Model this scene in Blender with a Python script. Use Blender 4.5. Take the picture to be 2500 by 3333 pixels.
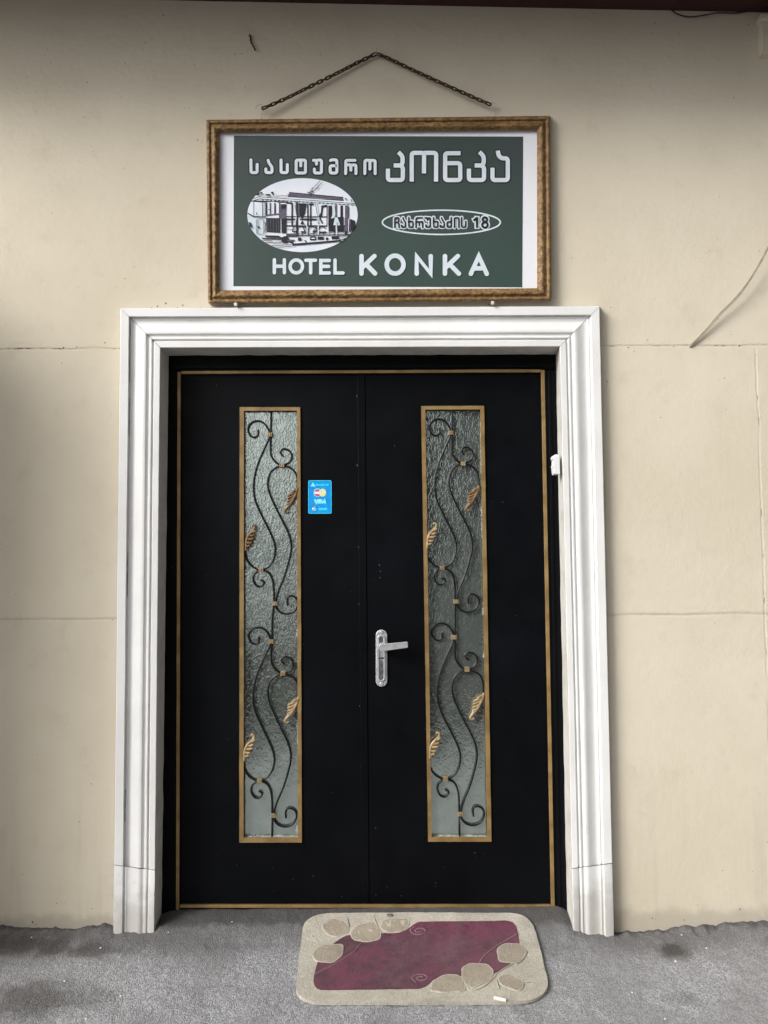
import bpy, bmesh, math, random
from mathutils import Vector, Matrix, noise
random.seed(7)
S = bpy.context.scene
for o in list(bpy.data.objects): bpy.data.objects.remove(o)
C = S.collection
R = math.radians

# ---------------------------------------------------------------- camera, light, exposure
CAM = Vector((0, -2.83, 1.40)); FPX = 2500.0
CROT = Matrix.Rotation(R(-0.41), 3, 'Z') @ Matrix.Rotation(R(90 + 3.22), 3, 'X') @ Matrix.Rotation(R(-0.41), 3, 'Z')
cd = bpy.data.cameras.new('camera'); cam = bpy.data.objects.new('camera', cd); C.objects.link(cam)
cd.sensor_fit = 'VERTICAL'; cd.sensor_height = 36; cd.lens = 36 * FPX / 3333.0
cd.clip_start = .05; cd.clip_end = 400
cam.matrix_world = Matrix.Translation(CAM) @ CROT.to_4x4()
S.camera = cam
SUN_AZ, SUN_EL = 57, 31            # degrees left of the wall's normal, above the horizon
W = bpy.data.worlds.new('World'); S.world = W; W.use_nodes = True
nt = W.node_tree; bg = nt.nodes['Background']
sky = nt.nodes.new('ShaderNodeTexSky'); sky.sky_type = 'NISHITA'; sky.sun_disc = False
sky.sun_elevation = R(SUN_EL); sky.sun_rotation = R(180 + SUN_AZ); sky.dust_density = 4; sky.air_density = 1.0
hs = nt.nodes.new('ShaderNodeHueSaturation'); hs.inputs['Saturation'].default_value = .06
nt.links.new(sky.outputs[0], hs.inputs['Color']); nt.links.new(hs.outputs[0], bg.inputs[0])
bg.inputs[1].default_value = .075
sd = bpy.data.lights.new('sun', 'SUN'); sun = bpy.data.objects.new('sun', sd); C.objects.link(sun)
sd.energy = 1.5; sd.angle = R(24); sd.color = (1, .97, .92)
tosun = Vector((-math.sin(R(SUN_AZ)) * math.cos(R(SUN_EL)), -math.cos(R(SUN_AZ)) * math.cos(R(SUN_EL)), math.sin(R(SUN_EL))))
sun.rotation_euler = tosun.to_track_quat('Z', 'Y').to_euler()
S.view_settings.view_transform = 'Standard'; S.view_settings.look = 'None'
S.view_settings.gamma = 1; S.view_settings.exposure = 1.05

# ---------------------------------------------------------------- helpers
def ray(px, py):
    return CROT @ Vector(((px - 1250) / FPX, -(py - 1666.5) / FPX, -1))
def P(px, py, y):                      # the point of the plane y = const seen at a pixel of the photograph
    d = ray(px, py); return CAM + d * ((y - CAM.y) / d.y)
def lerp(a, b, t): return (a[0] + (b[0] - a[0]) * t, a[1] + (b[1] - a[1]) * t)
def interp(tab, x):
    if x <= tab[0][0]: return tab[0][1]
    for (a, u), (b, v) in zip(tab, tab[1:]):
        if x <= b: 
            t = (x - a) / (b - a); t = t * t * (3 - 2 * t); return u + (v - u) * t
    return tab[-1][1]
def zf(base, s):                       # scales zoom coordinates to photo pixels
    return lambda x, y: (base[0] + x * s, base[1] + y * s)

class MB:
    def __init__(s): s.v = []; s.f = []; s.m = []; s.off = 0
    def add(s, vs, fs, m=0):
        b = len(s.v); s.v += [tuple(v) for v in vs]
        for f in fs: s.f.append(tuple(i + b for i in f)); s.m.append(m)
    def box(s, a, b, m=0):
        x0, y0, z0 = a; x1, y1, z1 = b
        vs = [(x, y, z) for x in (x0, x1) for y in (y0, y1) for z in (z0, z1)]
        s.add(vs, [(0, 1, 3, 2), (4, 6, 7, 5), (0, 4, 5, 1), (2, 3, 7, 6), (0, 2, 6, 4), (1, 5, 7, 3)], m)
    def prism(s, pts, y0, y1, m=0):    # photo pixel outline on plane y0, extruded straight back to y1
        s.prism3([P(x, y, y0) for x, y in pts], y1, m)
    def prism3(s, fr, y1, m=0):
        n = len(fr)
        ar = sum(fr[i].x * fr[(i + 1) % n].z - fr[(i + 1) % n].x * fr[i].z for i in range(n))
        if ar < 0: fr = fr[::-1]
        bk = [Vector((p.x, y1, p.z)) for p in fr]
        s.add(fr + bk, [tuple(range(n)), tuple(range(2 * n - 1, n - 1, -1))] +
              [(i, i + n, (i + 1) % n + n, (i + 1) % n) for i in range(n)], m)
    def frame(s, o, i, y0, y1, m=0):   # a ring between two pixel outlines
        n = len(o); O = [P(*p, y0) for p in o]; I = [P(*p, y0) for p in i]
        vs = O + I + [Vector((p.x, y1, p.z)) for p in O] + [Vector((p.x, y1, p.z)) for p in I]
        fs = []
        for k in range(n):
            j = (k + 1) % n
            fs += [(k, j, n + j, n + k), (2 * n + k, 3 * n + k, 3 * n + j, 2 * n + j), (k, 2 * n + k, 2 * n + j, j), (n + k, n + j, 3 * n + j, 3 * n + k)]
        s.add(vs, fs, m)
    def sheet(s, pts, y, m=0):         # a flat printed area
        fr = [P(a, b, y - s.off) for a, b in pts]; s.off += .00005
        n = len(fr); ar = sum(fr[i].x * fr[(i + 1) % n].z - fr[(i + 1) % n].x * fr[i].z for i in range(n))
        if ar < 0: fr = fr[::-1]
        s.add(fr, [tuple(range(n))], m)
    def stroke(s, pts, w, y, cap='butt', closed=False, m=0, fil=0, ext=0):
        pts = [Vector(p) for p in pts]
        if fil: pts = fillet(pts, fil, closed)
        if ext and not closed:
            pts[0] = pts[0] + (pts[0] - pts[1]).normalized() * ext; pts[-1] = pts[-1] + (pts[-1] - pts[-2]).normalized() * ext
        n = len(pts); L = []; Rr = []; h = w / 2
        for i in range(n):
            a = pts[i - 1] if (i > 0 or closed) else None; b = pts[(i + 1) % n] if (i < n - 1 or closed) else None
            d1 = (pts[i] - a).normalized() if a is not None else None; d2 = (b - pts[i]).normalized() if b is not None else None
            if d1 is None: d1 = d2
            if d2 is None: d2 = d1
            n1 = Vector((-d1.y, d1.x)); n2 = Vector((-d2.y, d2.x)); mm = n1 + n2
            mm = n1 if mm.length < 1e-6 else mm.normalized(); k = h / max(.45, mm.dot(n1))
            L.append(pts[i] + mm * k); Rr.append(pts[i] - mm * k)
        yy = y - s.off; s.off += .00005
        vs = [P(*p, yy) for p in L] + [P(*p, yy) for p in Rr]; fs = []
        for i in range(n if closed else n - 1): j = (i + 1) % n; fs.append((i, n + i, n + j, j))
        if cap == 'round' and not closed:
            for e, q in ((0, 1), (n - 1, n - 2)):
                d = (pts[e] - pts[q]).normalized(); t = Vector((-d.y, d.x)); b = len(vs)
                vs += [P(*(pts[e] + t * math.cos(a) * h + d * math.sin(a) * h), yy) for a in [math.pi * k / 8 for k in range(9)]]
                fs.append(tuple(range(b, b + 9)))
        s.add(vs, fs, m)
    def tube(s, path, r, n=8, closed=False, m=0, caps=True):
        path = [Vector(p) for p in path]; N = len(path)
        rs = r if isinstance(r, (list, tuple)) else [r] * N
        up = None; rings = []
        for i, p in enumerate(path):
            a = path[i - 1] if (i > 0 or closed) else p; b = path[(i + 1) % N] if (i < N - 1 or closed) else p
            t = (b - a).normalized()
            if up is None: up = t.orthogonal().normalized()
            up = (up - t * up.dot(t)); up = up.normalized() if up.length > 1e-6 else t.orthogonal().normalized()
            sd_ = t.cross(up)
            rings.append([p + (up * math.cos(2 * math.pi * k / n) + sd_ * math.sin(2 * math.pi * k / n)) * rs[i] for k in range(n)])
        vs = [v for rg in rings for v in rg]; fs = []
        for i in range(N if closed else N - 1):
            j = (i + 1) % N
            for k in range(n): q = (k + 1) % n; fs.append((i * n + k, i * n + q, j * n + q, j * n + k))
        if caps and not closed: fs += [tuple(range(n - 1, -1, -1)), tuple((N - 1) * n + k for k in range(n))]
        s.add(vs, fs, m)
    def loft(s, rows, m=0, closed=False):
        n = len(rows[0]); vs = [v for r_ in rows for v in r_]; fs = []
        for i in range(len(rows) - 1):
            for k in range(n - 1): fs.append((i * n + k, i * n + k + 1, (i + 1) * n + k + 1, (i + 1) * n + k))
        s.add(vs, fs, m)
    def build(s, name, mats, parent=None, smooth=False, bevel=0, recalc=True):
        me = bpy.data.meshes.new(name); me.from_pydata(s.v, [], s.f)
        for m in (mats if isinstance(mats, (list, tuple)) else [mats]): me.materials.append(m)
        for p, i in zip(me.polygons, s.m): p.material_index = i
        if recalc:
            bm = bmesh.new(); bm.from_mesh(me); bmesh.ops.recalc_face_normals(bm, faces=bm.faces); bm.to_mesh(me); bm.free()
        if smooth:
            for p in me.polygons: p.use_smooth = True
        o = bpy.data.objects.new(name, me); C.objects.link(o)
        if parent: o.parent = parent
        if bevel:
            b = o.modifiers.new('bevel', 'BEVEL'); b.width = bevel; b.segments = 2; b.limit_method = 'ANGLE'
        return o
def fillet(pts, r, closed=False, k=5):
    out = []; n = len(pts)
    for i in range(n):
        if not closed and i in (0, n - 1): out.append(pts[i]); continue
        a, b, c = pts[i - 1], pts[i], pts[(i + 1) % n]
        u = a - b; v = c - b; rr = min(r, u.length * .48, v.length * .48); u = b + u.normalized() * rr; v = b + v.normalized() * rr
        for q in range(k + 1):
            t = q / k; out.append(u * (1 - t) ** 2 + b * 2 * t * (1 - t) + v * t * t)
    return out
def crom(pts, k=6):                    # smooth curve through the points
    pts = [Vector(p) for p in pts]; out = []
    for i in range(len(pts) - 1):
        p1, p2 = pts[i], pts[i + 1]; p0 = pts[i - 1] if i else p1 * 2 - p2; p3 = pts[i + 2] if i + 2 < len(pts) else p2 * 2 - p1
        for q in range(k):
            t = q / k
            out.append(.5 * ((2 * p1) + (p2 - p0) * t + (2 * p0 - 5 * p1 + 4 * p2 - p3) * t * t + (3 * p1 - p0 - 3 * p2 + p3) * t ** 3))
    return out + [pts[-1]]
def tag(o, label=None, cat=None, group=None, kind=None):
    if label: o['label'] = label
    if cat: o['category'] = cat
    if group: o['group'] = group
    if kind: o['kind'] = kind
    return o
def empty(name, loc=(0, 0, 0)):
    o = bpy.data.objects.new(name, None); C.objects.link(o); o.location = loc; o.empty_display_size = .05
    return o
def adopt(root):                       # children were built in world coordinates
    bpy.context.view_layer.update()
    for ch in root.children: ch.matrix_parent_inverse = Matrix.Translation(-root.location)

# ---------------------------------------------------------------- materials
def lin(r, g, b): return tuple(((c / 255 / 12.92) if c / 255 <= .04045 else ((c / 255 + .055) / 1.055) ** 2.4) for c in (r, g, b)) + (1,)
class NT:
    def __init__(s, name):
        s.mat = bpy.data.materials.new(name); s.mat.use_nodes = True; s.t = s.mat.node_tree; s.b = s.t.nodes['Principled BSDF']
        s.co = s.n('ShaderNodeTexCoord').outputs['Object']
    def n(s, ty, **kw):
        x = s.t.nodes.new(ty)
        for k, v in kw.items(): setattr(x, k, v)
        return x
    def l(s, a, b): s.t.links.new(a, b)
    def val(s, sock, v):
        if hasattr(v, 'is_output'): s.l(v, sock)
        else: sock.default_value = v
    def math(s, op, a, b=0, c=None, clamp=False):
        x = s.n('ShaderNodeMath', operation=op, use_clamp=clamp); s.val(x.inputs[0], a); s.val(x.inputs[1], b)
        if c is not None: s.val(x.inputs[2], c)
        return x.outputs[0]
    def mapr(s, v, a, b, c=0, d=1, smooth=True):
        x = s.n('ShaderNodeMapRange', interpolation_type='SMOOTHSTEP' if smooth else 'LINEAR'); s.val(x.inputs[0], v)
        for i, q in enumerate((a, b, c, d)): s.val(x.inputs[1 + i], q)
        return x.outputs[0]
    def noise(s, scale, detail=4, rough=.55, dist=0, co=None, stretch=None, ty=None):
        x = s.n('ShaderNodeTexNoise')
        if ty: x.noise_type = ty
        x.inputs['Scale'].default_value = scale; x.inputs['Detail'].default_value = detail; x.inputs['Roughness'].default_value = rough; x.inputs['Distortion'].default_value = dist
        c = co or s.co
        if stretch:
            m = s.n('ShaderNodeMapping'); m.inputs['Scale'].default_value = stretch; s.l(c, m.inputs[0]); c = m.outputs[0]
        s.l(c, x.inputs['Vector']); return x.outputs[0]
    def mix(s, f, a, b):
        x = s.n('ShaderNodeMix', data_type='RGBA'); s.val(x.inputs[0], f); s.val(x.inputs[6], a); s.val(x.inputs[7], b); return x.outputs[2]
    def bump(s, h, strength=.3, dist=.002, nrm=None):
        x = s.n('ShaderNodeBump'); x.inputs['Strength'].default_value = strength; x.inputs['Distance'].default_value = dist; s.l(h, x.inputs['Height'])
        if nrm: s.l(nrm, x.inputs['Normal'])
        s.l(x.outputs[0], s.b.inputs['Normal']); return x.outputs[0]
    def set(s, **kw):
        for k, v in kw.items(): s.val(s.b.inputs[k.replace('_', ' ')], v)
        return s
def simple(name, c1, c2=None, scale=30, rough=.5, metal=0, bump=0, bscale=200, spec=.5, lo=.35, hi=.65):
    m = NT(name); c2 = c2 or tuple(x * .75 for x in c1[:3]) + (1,)
    m.set(Base_Color=m.mix(m.mapr(m.noise(scale), lo, hi), c1, c2), Roughness=rough, Metallic=metal); m.b.inputs['Specular IOR Level'].default_value = spec
    if bump: m.bump(m.noise(bscale, 3), bump, .001)
    return m.mat

Z1, Z2, XJ = 2.176, 1.176, 1.418      # joints scored in the plaster
def wall_material():
    m = NT('cream_plaster'); sp = m.n('ShaderNodeSeparateXYZ'); m.l(m.co, sp.inputs[0]); x, y, z = sp.outputs
    base = m.mix(m.mapr(m.noise(1.6, 5), .3, .7), (.66, .595, .48, 1), (.605, .54, .425, 1))
    base = m.mix(m.mapr(m.noise(9, 6, .65), .52, .75, 0, .5), base, (.54, .475, .37, 1))
    # rain and splash streaks, low down
    st = m.mapr(m.noise(9, 4, .6, stretch=(1.5, 1, .12)), .5, .72); low = m.mapr(z, .75, .25)
    base = m.mix(m.math('MULTIPLY', m.math('MULTIPLY', st, low), .22), base, (.36, .32, .26, 1))
    foot = m.mapr(m.math('ADD', z, m.math('MULTIPLY', m.noise(14, 5), -.09)), .095, .05)
    base = m.mix(m.math('MULTIPLY', foot, .4), base, (.26, .23, .19, 1))
    # dust and cobweb grime
    gr = m.mapr(m.noise(26, 8, .75), .62, .78, 0, .4)
    base = m.mix(gr, base, (.40, .34, .25, 1))
    wob = m.math('MULTIPLY', m.math('SUBTRACT', m.noise(5, 3), .5), .022)
    h = m.math('MULTIPLY', m.noise(40, 5, .6), .35)
    h = m.math('ADD', h, m.math('MULTIPLY', m.noise(5, 3), .9)); h = m.math('ADD', h, m.math('MULTIPLY', m.noise(200, 3), .26))
    def joint(v, c, wd, dark, th0, th1, sd):
        nonlocal base, h
        d = m.math('ABSOLUTE', m.math('SUBTRACT', m.math('ADD', v, wob), c))
        ln = m.mapr(d, wd * 1.8, wd * .5); brk = m.mapr(m.noise(sd, 6, .7), th0, th1)
        base = m.mix(m.math('MULTIPLY', m.math('MULTIPLY', ln, brk), dark), base, (.05, .04, .03, 1))
        base = m.mix(m.math('MULTIPLY', m.mapr(d, wd * 3, 0), .18), base, (.33, .28, .21, 1))
        h = m.math('SUBTRACT', h, m.math('MULTIPLY', m.mapr(d, wd * 3.4, wd * .4), .3))
        near = m.math('MULTIPLY', m.mapr(m.math('SUBTRACT', v, c), .06, 0), m.mapr(m.math('SUBTRACT', v, c), -.004, .004))
        h = m.math('ADD', h, m.math('MULTIPLY', m.math('MULTIPLY', near, m.noise(70, 5, .7)), .7))
    joint(z, Z1, .0019, .9, .5, .64, 13); joint(z, Z2, .0026, .16, .5, .66, 9); joint(m.math('ADD', x, m.mapr(z, Z1 - .012, Z1 + .002, 0, 9, False)), XJ, .0018, .8, .5, .62, 7)
    m.set(Base_Color=base, Roughness=.82); m.b.inputs['Specular IOR Level'].default_value = .25
    m.bump(h, .42, .007); return m.mat
def white_material():
    m = NT('white_paint'); base = m.mix(m.mapr(m.noise(4, 5), .35, .7), (.785, .78, .77, 1), (.725, .72, .705, 1))
    sp = m.n('ShaderNodeSeparateXYZ'); m.l(m.co, sp.inputs[0])
    base = m.mix(m.mapr(m.noise(16, 8, .75, stretch=(1, 1, .5)), .63, .78, 0, .6), base, (.50, .47, .42, 1))
    foot = m.mapr(m.math('ADD', sp.outputs[2], m.math('MULTIPLY', m.noise(18, 6, .7), -.35)), .10, -.06)
    base = m.mix(m.math('MULTIPLY', foot, .55), base, (.42, .39, .35, 1))
    m.set(Base_Color=base, Roughness=.38); m.bump(m.math('ADD', m.noise(45, 4), m.math('MULTIPLY', m.noise(9, 3), 1.2)), .22, .004); return m.mat
def asphalt_material():
    m = NT('worn_asphalt'); sp = m.n('ShaderNodeSeparateXYZ'); m.l(m.co, sp.inputs[0])
    v = m.n('ShaderNodeTexVoronoi'); v.inputs['Scale'].default_value = 250; m.l(m.co, v.inputs['Vector'])
    g = m.n('ShaderNodeSeparateColor'); m.l(v.outputs['Color'], g.inputs[0])
    base = m.mix(m.mapr(g.outputs[0], .1, .95), (.215, .215, .225, 1), (.40, .40, .415, 1))
    base = m.mix(m.mapr(m.noise(3.5, 6, .65), .40, .64, 0, .6), base, (.20, .195, .2, 1))
    base = m.mix(m.mapr(m.noise(120, 4, .7), .55, .68, 0, .6), base, (.13, .13, .135, 1))
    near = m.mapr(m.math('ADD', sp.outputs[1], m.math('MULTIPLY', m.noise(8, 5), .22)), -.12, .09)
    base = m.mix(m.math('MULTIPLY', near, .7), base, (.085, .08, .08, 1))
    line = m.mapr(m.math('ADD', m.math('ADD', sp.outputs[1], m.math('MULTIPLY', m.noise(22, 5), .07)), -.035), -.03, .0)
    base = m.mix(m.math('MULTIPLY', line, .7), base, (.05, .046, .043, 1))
    def stain_or_shade(cx, cy, rx, ry, dk):
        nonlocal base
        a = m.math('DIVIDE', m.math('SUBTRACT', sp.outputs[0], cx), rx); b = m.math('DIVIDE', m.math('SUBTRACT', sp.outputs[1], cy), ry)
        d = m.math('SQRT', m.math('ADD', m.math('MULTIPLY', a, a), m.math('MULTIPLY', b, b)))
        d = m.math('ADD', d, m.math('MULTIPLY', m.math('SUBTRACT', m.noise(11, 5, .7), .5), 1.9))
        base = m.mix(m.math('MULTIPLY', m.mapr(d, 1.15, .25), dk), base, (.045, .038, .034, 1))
    for q in STAIN_SHADE_BLOTS: stain_or_shade(*q)
    m.set(Base_Color=base, Roughness=.88)
    h = m.math('ADD', m.math('MULTIPLY', v.outputs['Distance'], -1.2), m.noise(150, 5, .7)); m.bump(h, .6, .003); return m.mat
def glass_material(name):
    m = NT(name); sp = m.n('ShaderNodeSeparateXYZ'); m.l(m.co, sp.inputs[0])
    def worms(sc, wd, st): return m.mapr(m.math('ABSOLUTE', m.math('SUBTRACT', m.noise(sc, 2, .5, .9, stretch=st), .5)), 0, wd)
    h = m.math('ADD', m.math('MULTIPLY', worms(60, .12, (1.2, 1, .66)), .75), m.math('MULTIPLY', m.noise(44, 2, .5, .8, stretch=(1.2, 1, .8)), .8))
    h = m.math('MULTIPLY', h, m.mapr(sp.outputs[2], .2, 1.8, .3, 1))
    m.set(Base_Color=m.mix(m.mapr(m.noise(14, 4), .4, .7), (.46, .53, .49, 1), (.54, .60, .565, 1)), Roughness=.08, Metallic=.88)
    m.bump(h, .125, .006); return m.mat

def mat_pile(name, c1, c2, c3):
    m = NT(name); base = m.mix(m.mapr(m.noise(11, 6, .65), .38, .64), c1, c2)
    base = m.mix(m.mapr(m.noise(6, 6, .7), .48, .7, 0, .7), base, c3)
    base = m.mix(m.mapr(m.noise(330, 2), .45, .66, 0, .55), base, tuple(q * .6 for q in c3[:3]) + (1,))
    m.set(Base_Color=base, Roughness=.95); m.b.inputs['Specular IOR Level'].default_value = .1
    m.b.inputs['Sheen Weight'].default_value = .15
    m.bump(m.math('ADD', m.math('MULTIPLY', m.noise(420, 2), 1.3), m.noise(70, 4)), .9, .005); return m.mat

# ---------------------------------------------------------------- ground
GX = [(-4, .10), (-1.45, .096), (-1.36, .091), (-1.25, .081), (-1.1, .077), (-.98, .093), (-.93, .079), (-.8, .077), (.68, .056), (.80, .050), (.85, .043), (.9, .045), (1.17, .067), (1.3, .078), (1.39, .075), (4, .07)]
def ground0(x, y):
    d = max(0, -y); a = interp(GX, x); k = math.exp(-d * 14); a = a * k + (.070 - .012 * x) * (1 - k)
    z = a - .085 * (1 - math.exp(-d * 1.35)) - .04 * (1 - math.exp(-d * .15))
    inside = 1 - interp([(.70, 0), (.80, 1)], abs(x + .055))
    return z + (.107 - z) * interp([(-.11, 0), (.075, 1), (.2, 1)], y) * inside
def ground(x, y):
    z = ground0(x, y)
    n = noise.fractal(Vector((x * 9, y * 9, 3.1)), 1, 2, 3) * .0035 + noise.fractal(Vector((x * 60, y * 60, 1.7)), .8, 2, 3) * .0016
    e = max(0, 1 - abs(y + .005) / .06)
    if e and (abs(x + .06) > .72): n += e * (noise.fractal(Vector((x * 28, y * 28, 8)), 1, 2, 4) * .009)
    return z + n
def G(px, py, off=0.0):                # where a photo pixel meets the ground
    d = ray(px, py); lo, hi = 1.0, 6.0
    for _ in range(45):
        t = (lo + hi) / 2; p = CAM + d * t
        if p.z > ground0(p.x, p.y) + off: lo = t
        else: hi = t
    return CAM + d * t
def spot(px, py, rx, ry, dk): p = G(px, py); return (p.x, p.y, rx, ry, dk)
STAIN_SHADE_BLOTS = [spot(2190, 3095, .075, .06, .85), spot(2215, 3250, .06, .035, .3), spot(100, 3260, .22, .11, .7), spot(560, 2990, .10, .05, .7), spot(60, 3080, .28, .08, .8), spot(330, 3090, .16, .05, .5)]  # right-hand blots are stains; left-hand ones paint shade into the ground colour
def axis(a, b, st, far):
    xs = []; x = a
    while x < b + 1e-6: xs.append(x); x += st
    k = st
    lo, hi = xs[0], xs[-1]
    while hi < far or lo > -far:
        k *= 1.5
        if hi < far: hi += k; xs.append(hi)
        if lo > -far: lo -= k; xs.insert(0, lo)
    return xs
xs = axis(-1.5, 1.5, .006, 60); ys = [y for y in axis(-.72, .11, .006, 60) if y < .2]
b = MB(); b.loft([[Vector((x, y, ground(x, y))) for x in xs] for y in ys])
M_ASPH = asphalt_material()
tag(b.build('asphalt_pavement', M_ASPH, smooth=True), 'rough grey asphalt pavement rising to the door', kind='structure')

M_ROAD = simple('dark_road', (.055, .055, .058, 1), (.085, .085, .088, 1), 4, .9)
b = MB(); b.add([(-60, -60, 0), (60, -60, 0), (60, -4.2, 0), (-60, -4.2, 0)], [(0, 1, 2, 3)]); tag(b.build('road', M_ROAD), 'dark asphalt street in front of the house', kind='structure').location.z = -.02
# ---------------------------------------------------------------- wall, eave
M_WALL = wall_material(); M_WHITE = white_material()
b = MB()
b.box((-4.5, 0, -.4), (-.87, .3, 3.9)); b.box((.76, 0, -.4), (4.5, .3, 3.9)); b.box((-.87, 0, 2.25), (.76, .3, 3.9))
wall = tag(b.build('plaster_wall', M_WALL), 'cream plastered house wall around the black double door, with scored joints and specks of dirt', 'wall')
M_DIRT = simple('dark_grime', (.06, .045, .03, 1), (.11, .085, .055, 1), rough=.9)
b = MB()
def specks(f, lst, s):
    for q in lst:
        x, y, r = q[:3]; c = P(*f(x, y), 0); rr = r * s / 883 * .62
        n = 9; ph = random.random() * 6; ec = random.uniform(.5, 1.1); an = random.random() * 3
        ring = []
        for k in range(n):
            a = 2 * math.pi * k / n; q_ = rr * random.uniform(.7, 1.3); u, v = math.cos(a) * q_, math.sin(a) * q_ * ec
            ring.append(Vector((c.x + u * math.cos(an) - v * math.sin(an), .0003, c.z + u * math.sin(an) + v * math.cos(an))))
        mid = [Vector((c.x + (p.x - c.x) * .6, -.0009, c.z + (p.z - c.z) * .6)) for p in ring]
        b.add(ring + mid, [tuple(range(n, 2 * n))] + [(k, (k + 1) % n, n + (k + 1) % n, n + k) for k in range(n)])
specks(zf((0, 0), .5425), [(285, 293, 6), (305, 375, 5), (245, 422, 4), (523, 495, 7), (505, 704, 6), (870, 258, 6), (980, 90, 9), (1188, 295, 4), (1295, 288, 6), (1410, 325, 6), (1453, 322, 7), (1165, 385, 8), (1332, 427, 4), (1440, 585, 5), (1470, 520, 6), (1110, 650, 5), (1135, 645, 4), (210, 665, 3), (215, 545, 4), (910, 228, 4), (1185, 840, 8), (1215, 850, 6), (750, 378, 4)], .5425)
specks(zf((1800, 0), .4219), [(785, 175, 10), (760, 260, 9), (975, 265, 7), (1270, 455, 8), (1395, 755, 9), (440, 115, 9), (1510, 190, 8), (203, 425, 4), (240, 125, 10), (310, 105, 9), (1445, 600, 7), (130, 540, 4)], .4219)
specks(zf((780, 130), .5425), [(485, 90, 8), (965, 305, 5), (540, 270, 6), (500, 378, 5), (425, 407, 5), (1308, 20, 6), (14, 82, 7), (380, 338, 4), (735, 205, 3)], .5425)
specks(zf((1900, 750), .3617), [(1265, 1330, 9), (1210, 795, 9), (1325, 910, 7), (1325, 938, 6), (400, 1052, 11), (1525, 1030, 9), (240, 690, 6), (575, 988, 9), (1566, 1130, 6), (810, 1045, 9), (1400, 1038, 12), (960, 1042, 8)], .3617)
specks(zf((0, 900), .5426), [(95, 1910, 6), (630, 398, 9), (370, 520, 5), (290, 480, 3), (380, 428, 9), (460, 422, 6), (50, 430, 7), (325, 2058, 5), (675, 2058, 7), (748, 12, 6), (240, 430, 5)], .5426)
specks(zf((0, 2500), .5425), [(547, 95, 7), (340, 810, 5), (553, 843, 5), (478, 322, 5), (195, 925, 10), (215, 938, 7), (480, 885, 4), (160, 800, 4)], .5425)
specks(zf((1600, 2600), .5425), [(965, 718, 6), (1155, 727, 6), (1385, 430, 5), (1568, 437, 4), (1237, 637, 4), (938, 652, 4), (1490, 662, 8), (1655, 260, 7), (985, 722, 5)], .5425)
specks(zf((350, 960), .5425), [(452, 62, 8), (300, 68, 12), (420, 78, 8), (350, 50, 9), (265, 75, 8), (560, 78, 6)], .5425)
specks(zf((1250, 960), .5425), [(627, 57, 7), (1030, 15, 5), (1338, 518, 7), (1360, 75, 4)], .5425)
for _ in range(170):
    specks(lambda x, y: (x, y), [(random.uniform(0, 2500), random.choice((random.uniform(40, 1000), random.uniform(40, 3000))), random.choice((1.5, 2, 2, 2.6)))], 1)
tag(b.build('dirt_specks', M_DIRT, wall), kind='stuff')

M_EAVE = simple('maroon_paint', (.045, .009, .011, 1), (.03, .006, .007, 1), rough=.5)
M_FASC = simple('eave_timber', (.19, .10, .06, 1), (.13, .07, .045, 1), rough=.7)
A = P(500, 0, 0); B = P(2500, 41, 0); sl = (B.z - A.z) / (B.x - A.x); ez = lambda x: A.z + (x - A.x) * sl
ER = .54; EX0 = -2.35
eave = tag(empty('roof_eave', (0, 0, ez(0))), 'dark maroon eave board running along the top of the cream wall', 'eave')
b = MB(); vs = []
for x in (EX0, 3.6):
    z = ez(x); vs += [(x, .0, z), (x, -ER, z), (x, -ER, z + .04), (x, .0, z + .04)]
b.add(vs, [(0, 1, 2, 3), (4, 7, 6, 5), (0, 4, 5, 1), (1, 5, 6, 2), (2, 6, 7, 3), (3, 7, 4, 0)]); b.build('soffit', M_EAVE, eave)
b = MB(); vs = []
for x in (EX0, 3.6):
    z = ez(x) - .01; vs += [(x, -ER - .002, z), (x, -ER - .03, z), (x, -ER - .03, z + .2), (x, -ER - .002, z + .2)]
b.add(vs, [(0, 1, 2, 3), (4, 7, 6, 5), (0, 4, 5, 1), (1, 5, 6, 2), (2, 6, 7, 3), (3, 7, 4, 0)]); b.build('fascia', M_EAVE, eave)
adopt(eave)
b = MB(); b.prism([(2481, 60), (2660, 55), (2660, 173), (2479, 172)], -.03, .05); b.prism([(2476, 44), (2660, 40), (2660, 58), (2478, 62)], -.038, .05)
tag(b.build('plaster_block', M_WALL, bevel=.003), 'projecting cream plaster block under the eave at the right', 'corbel')

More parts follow.
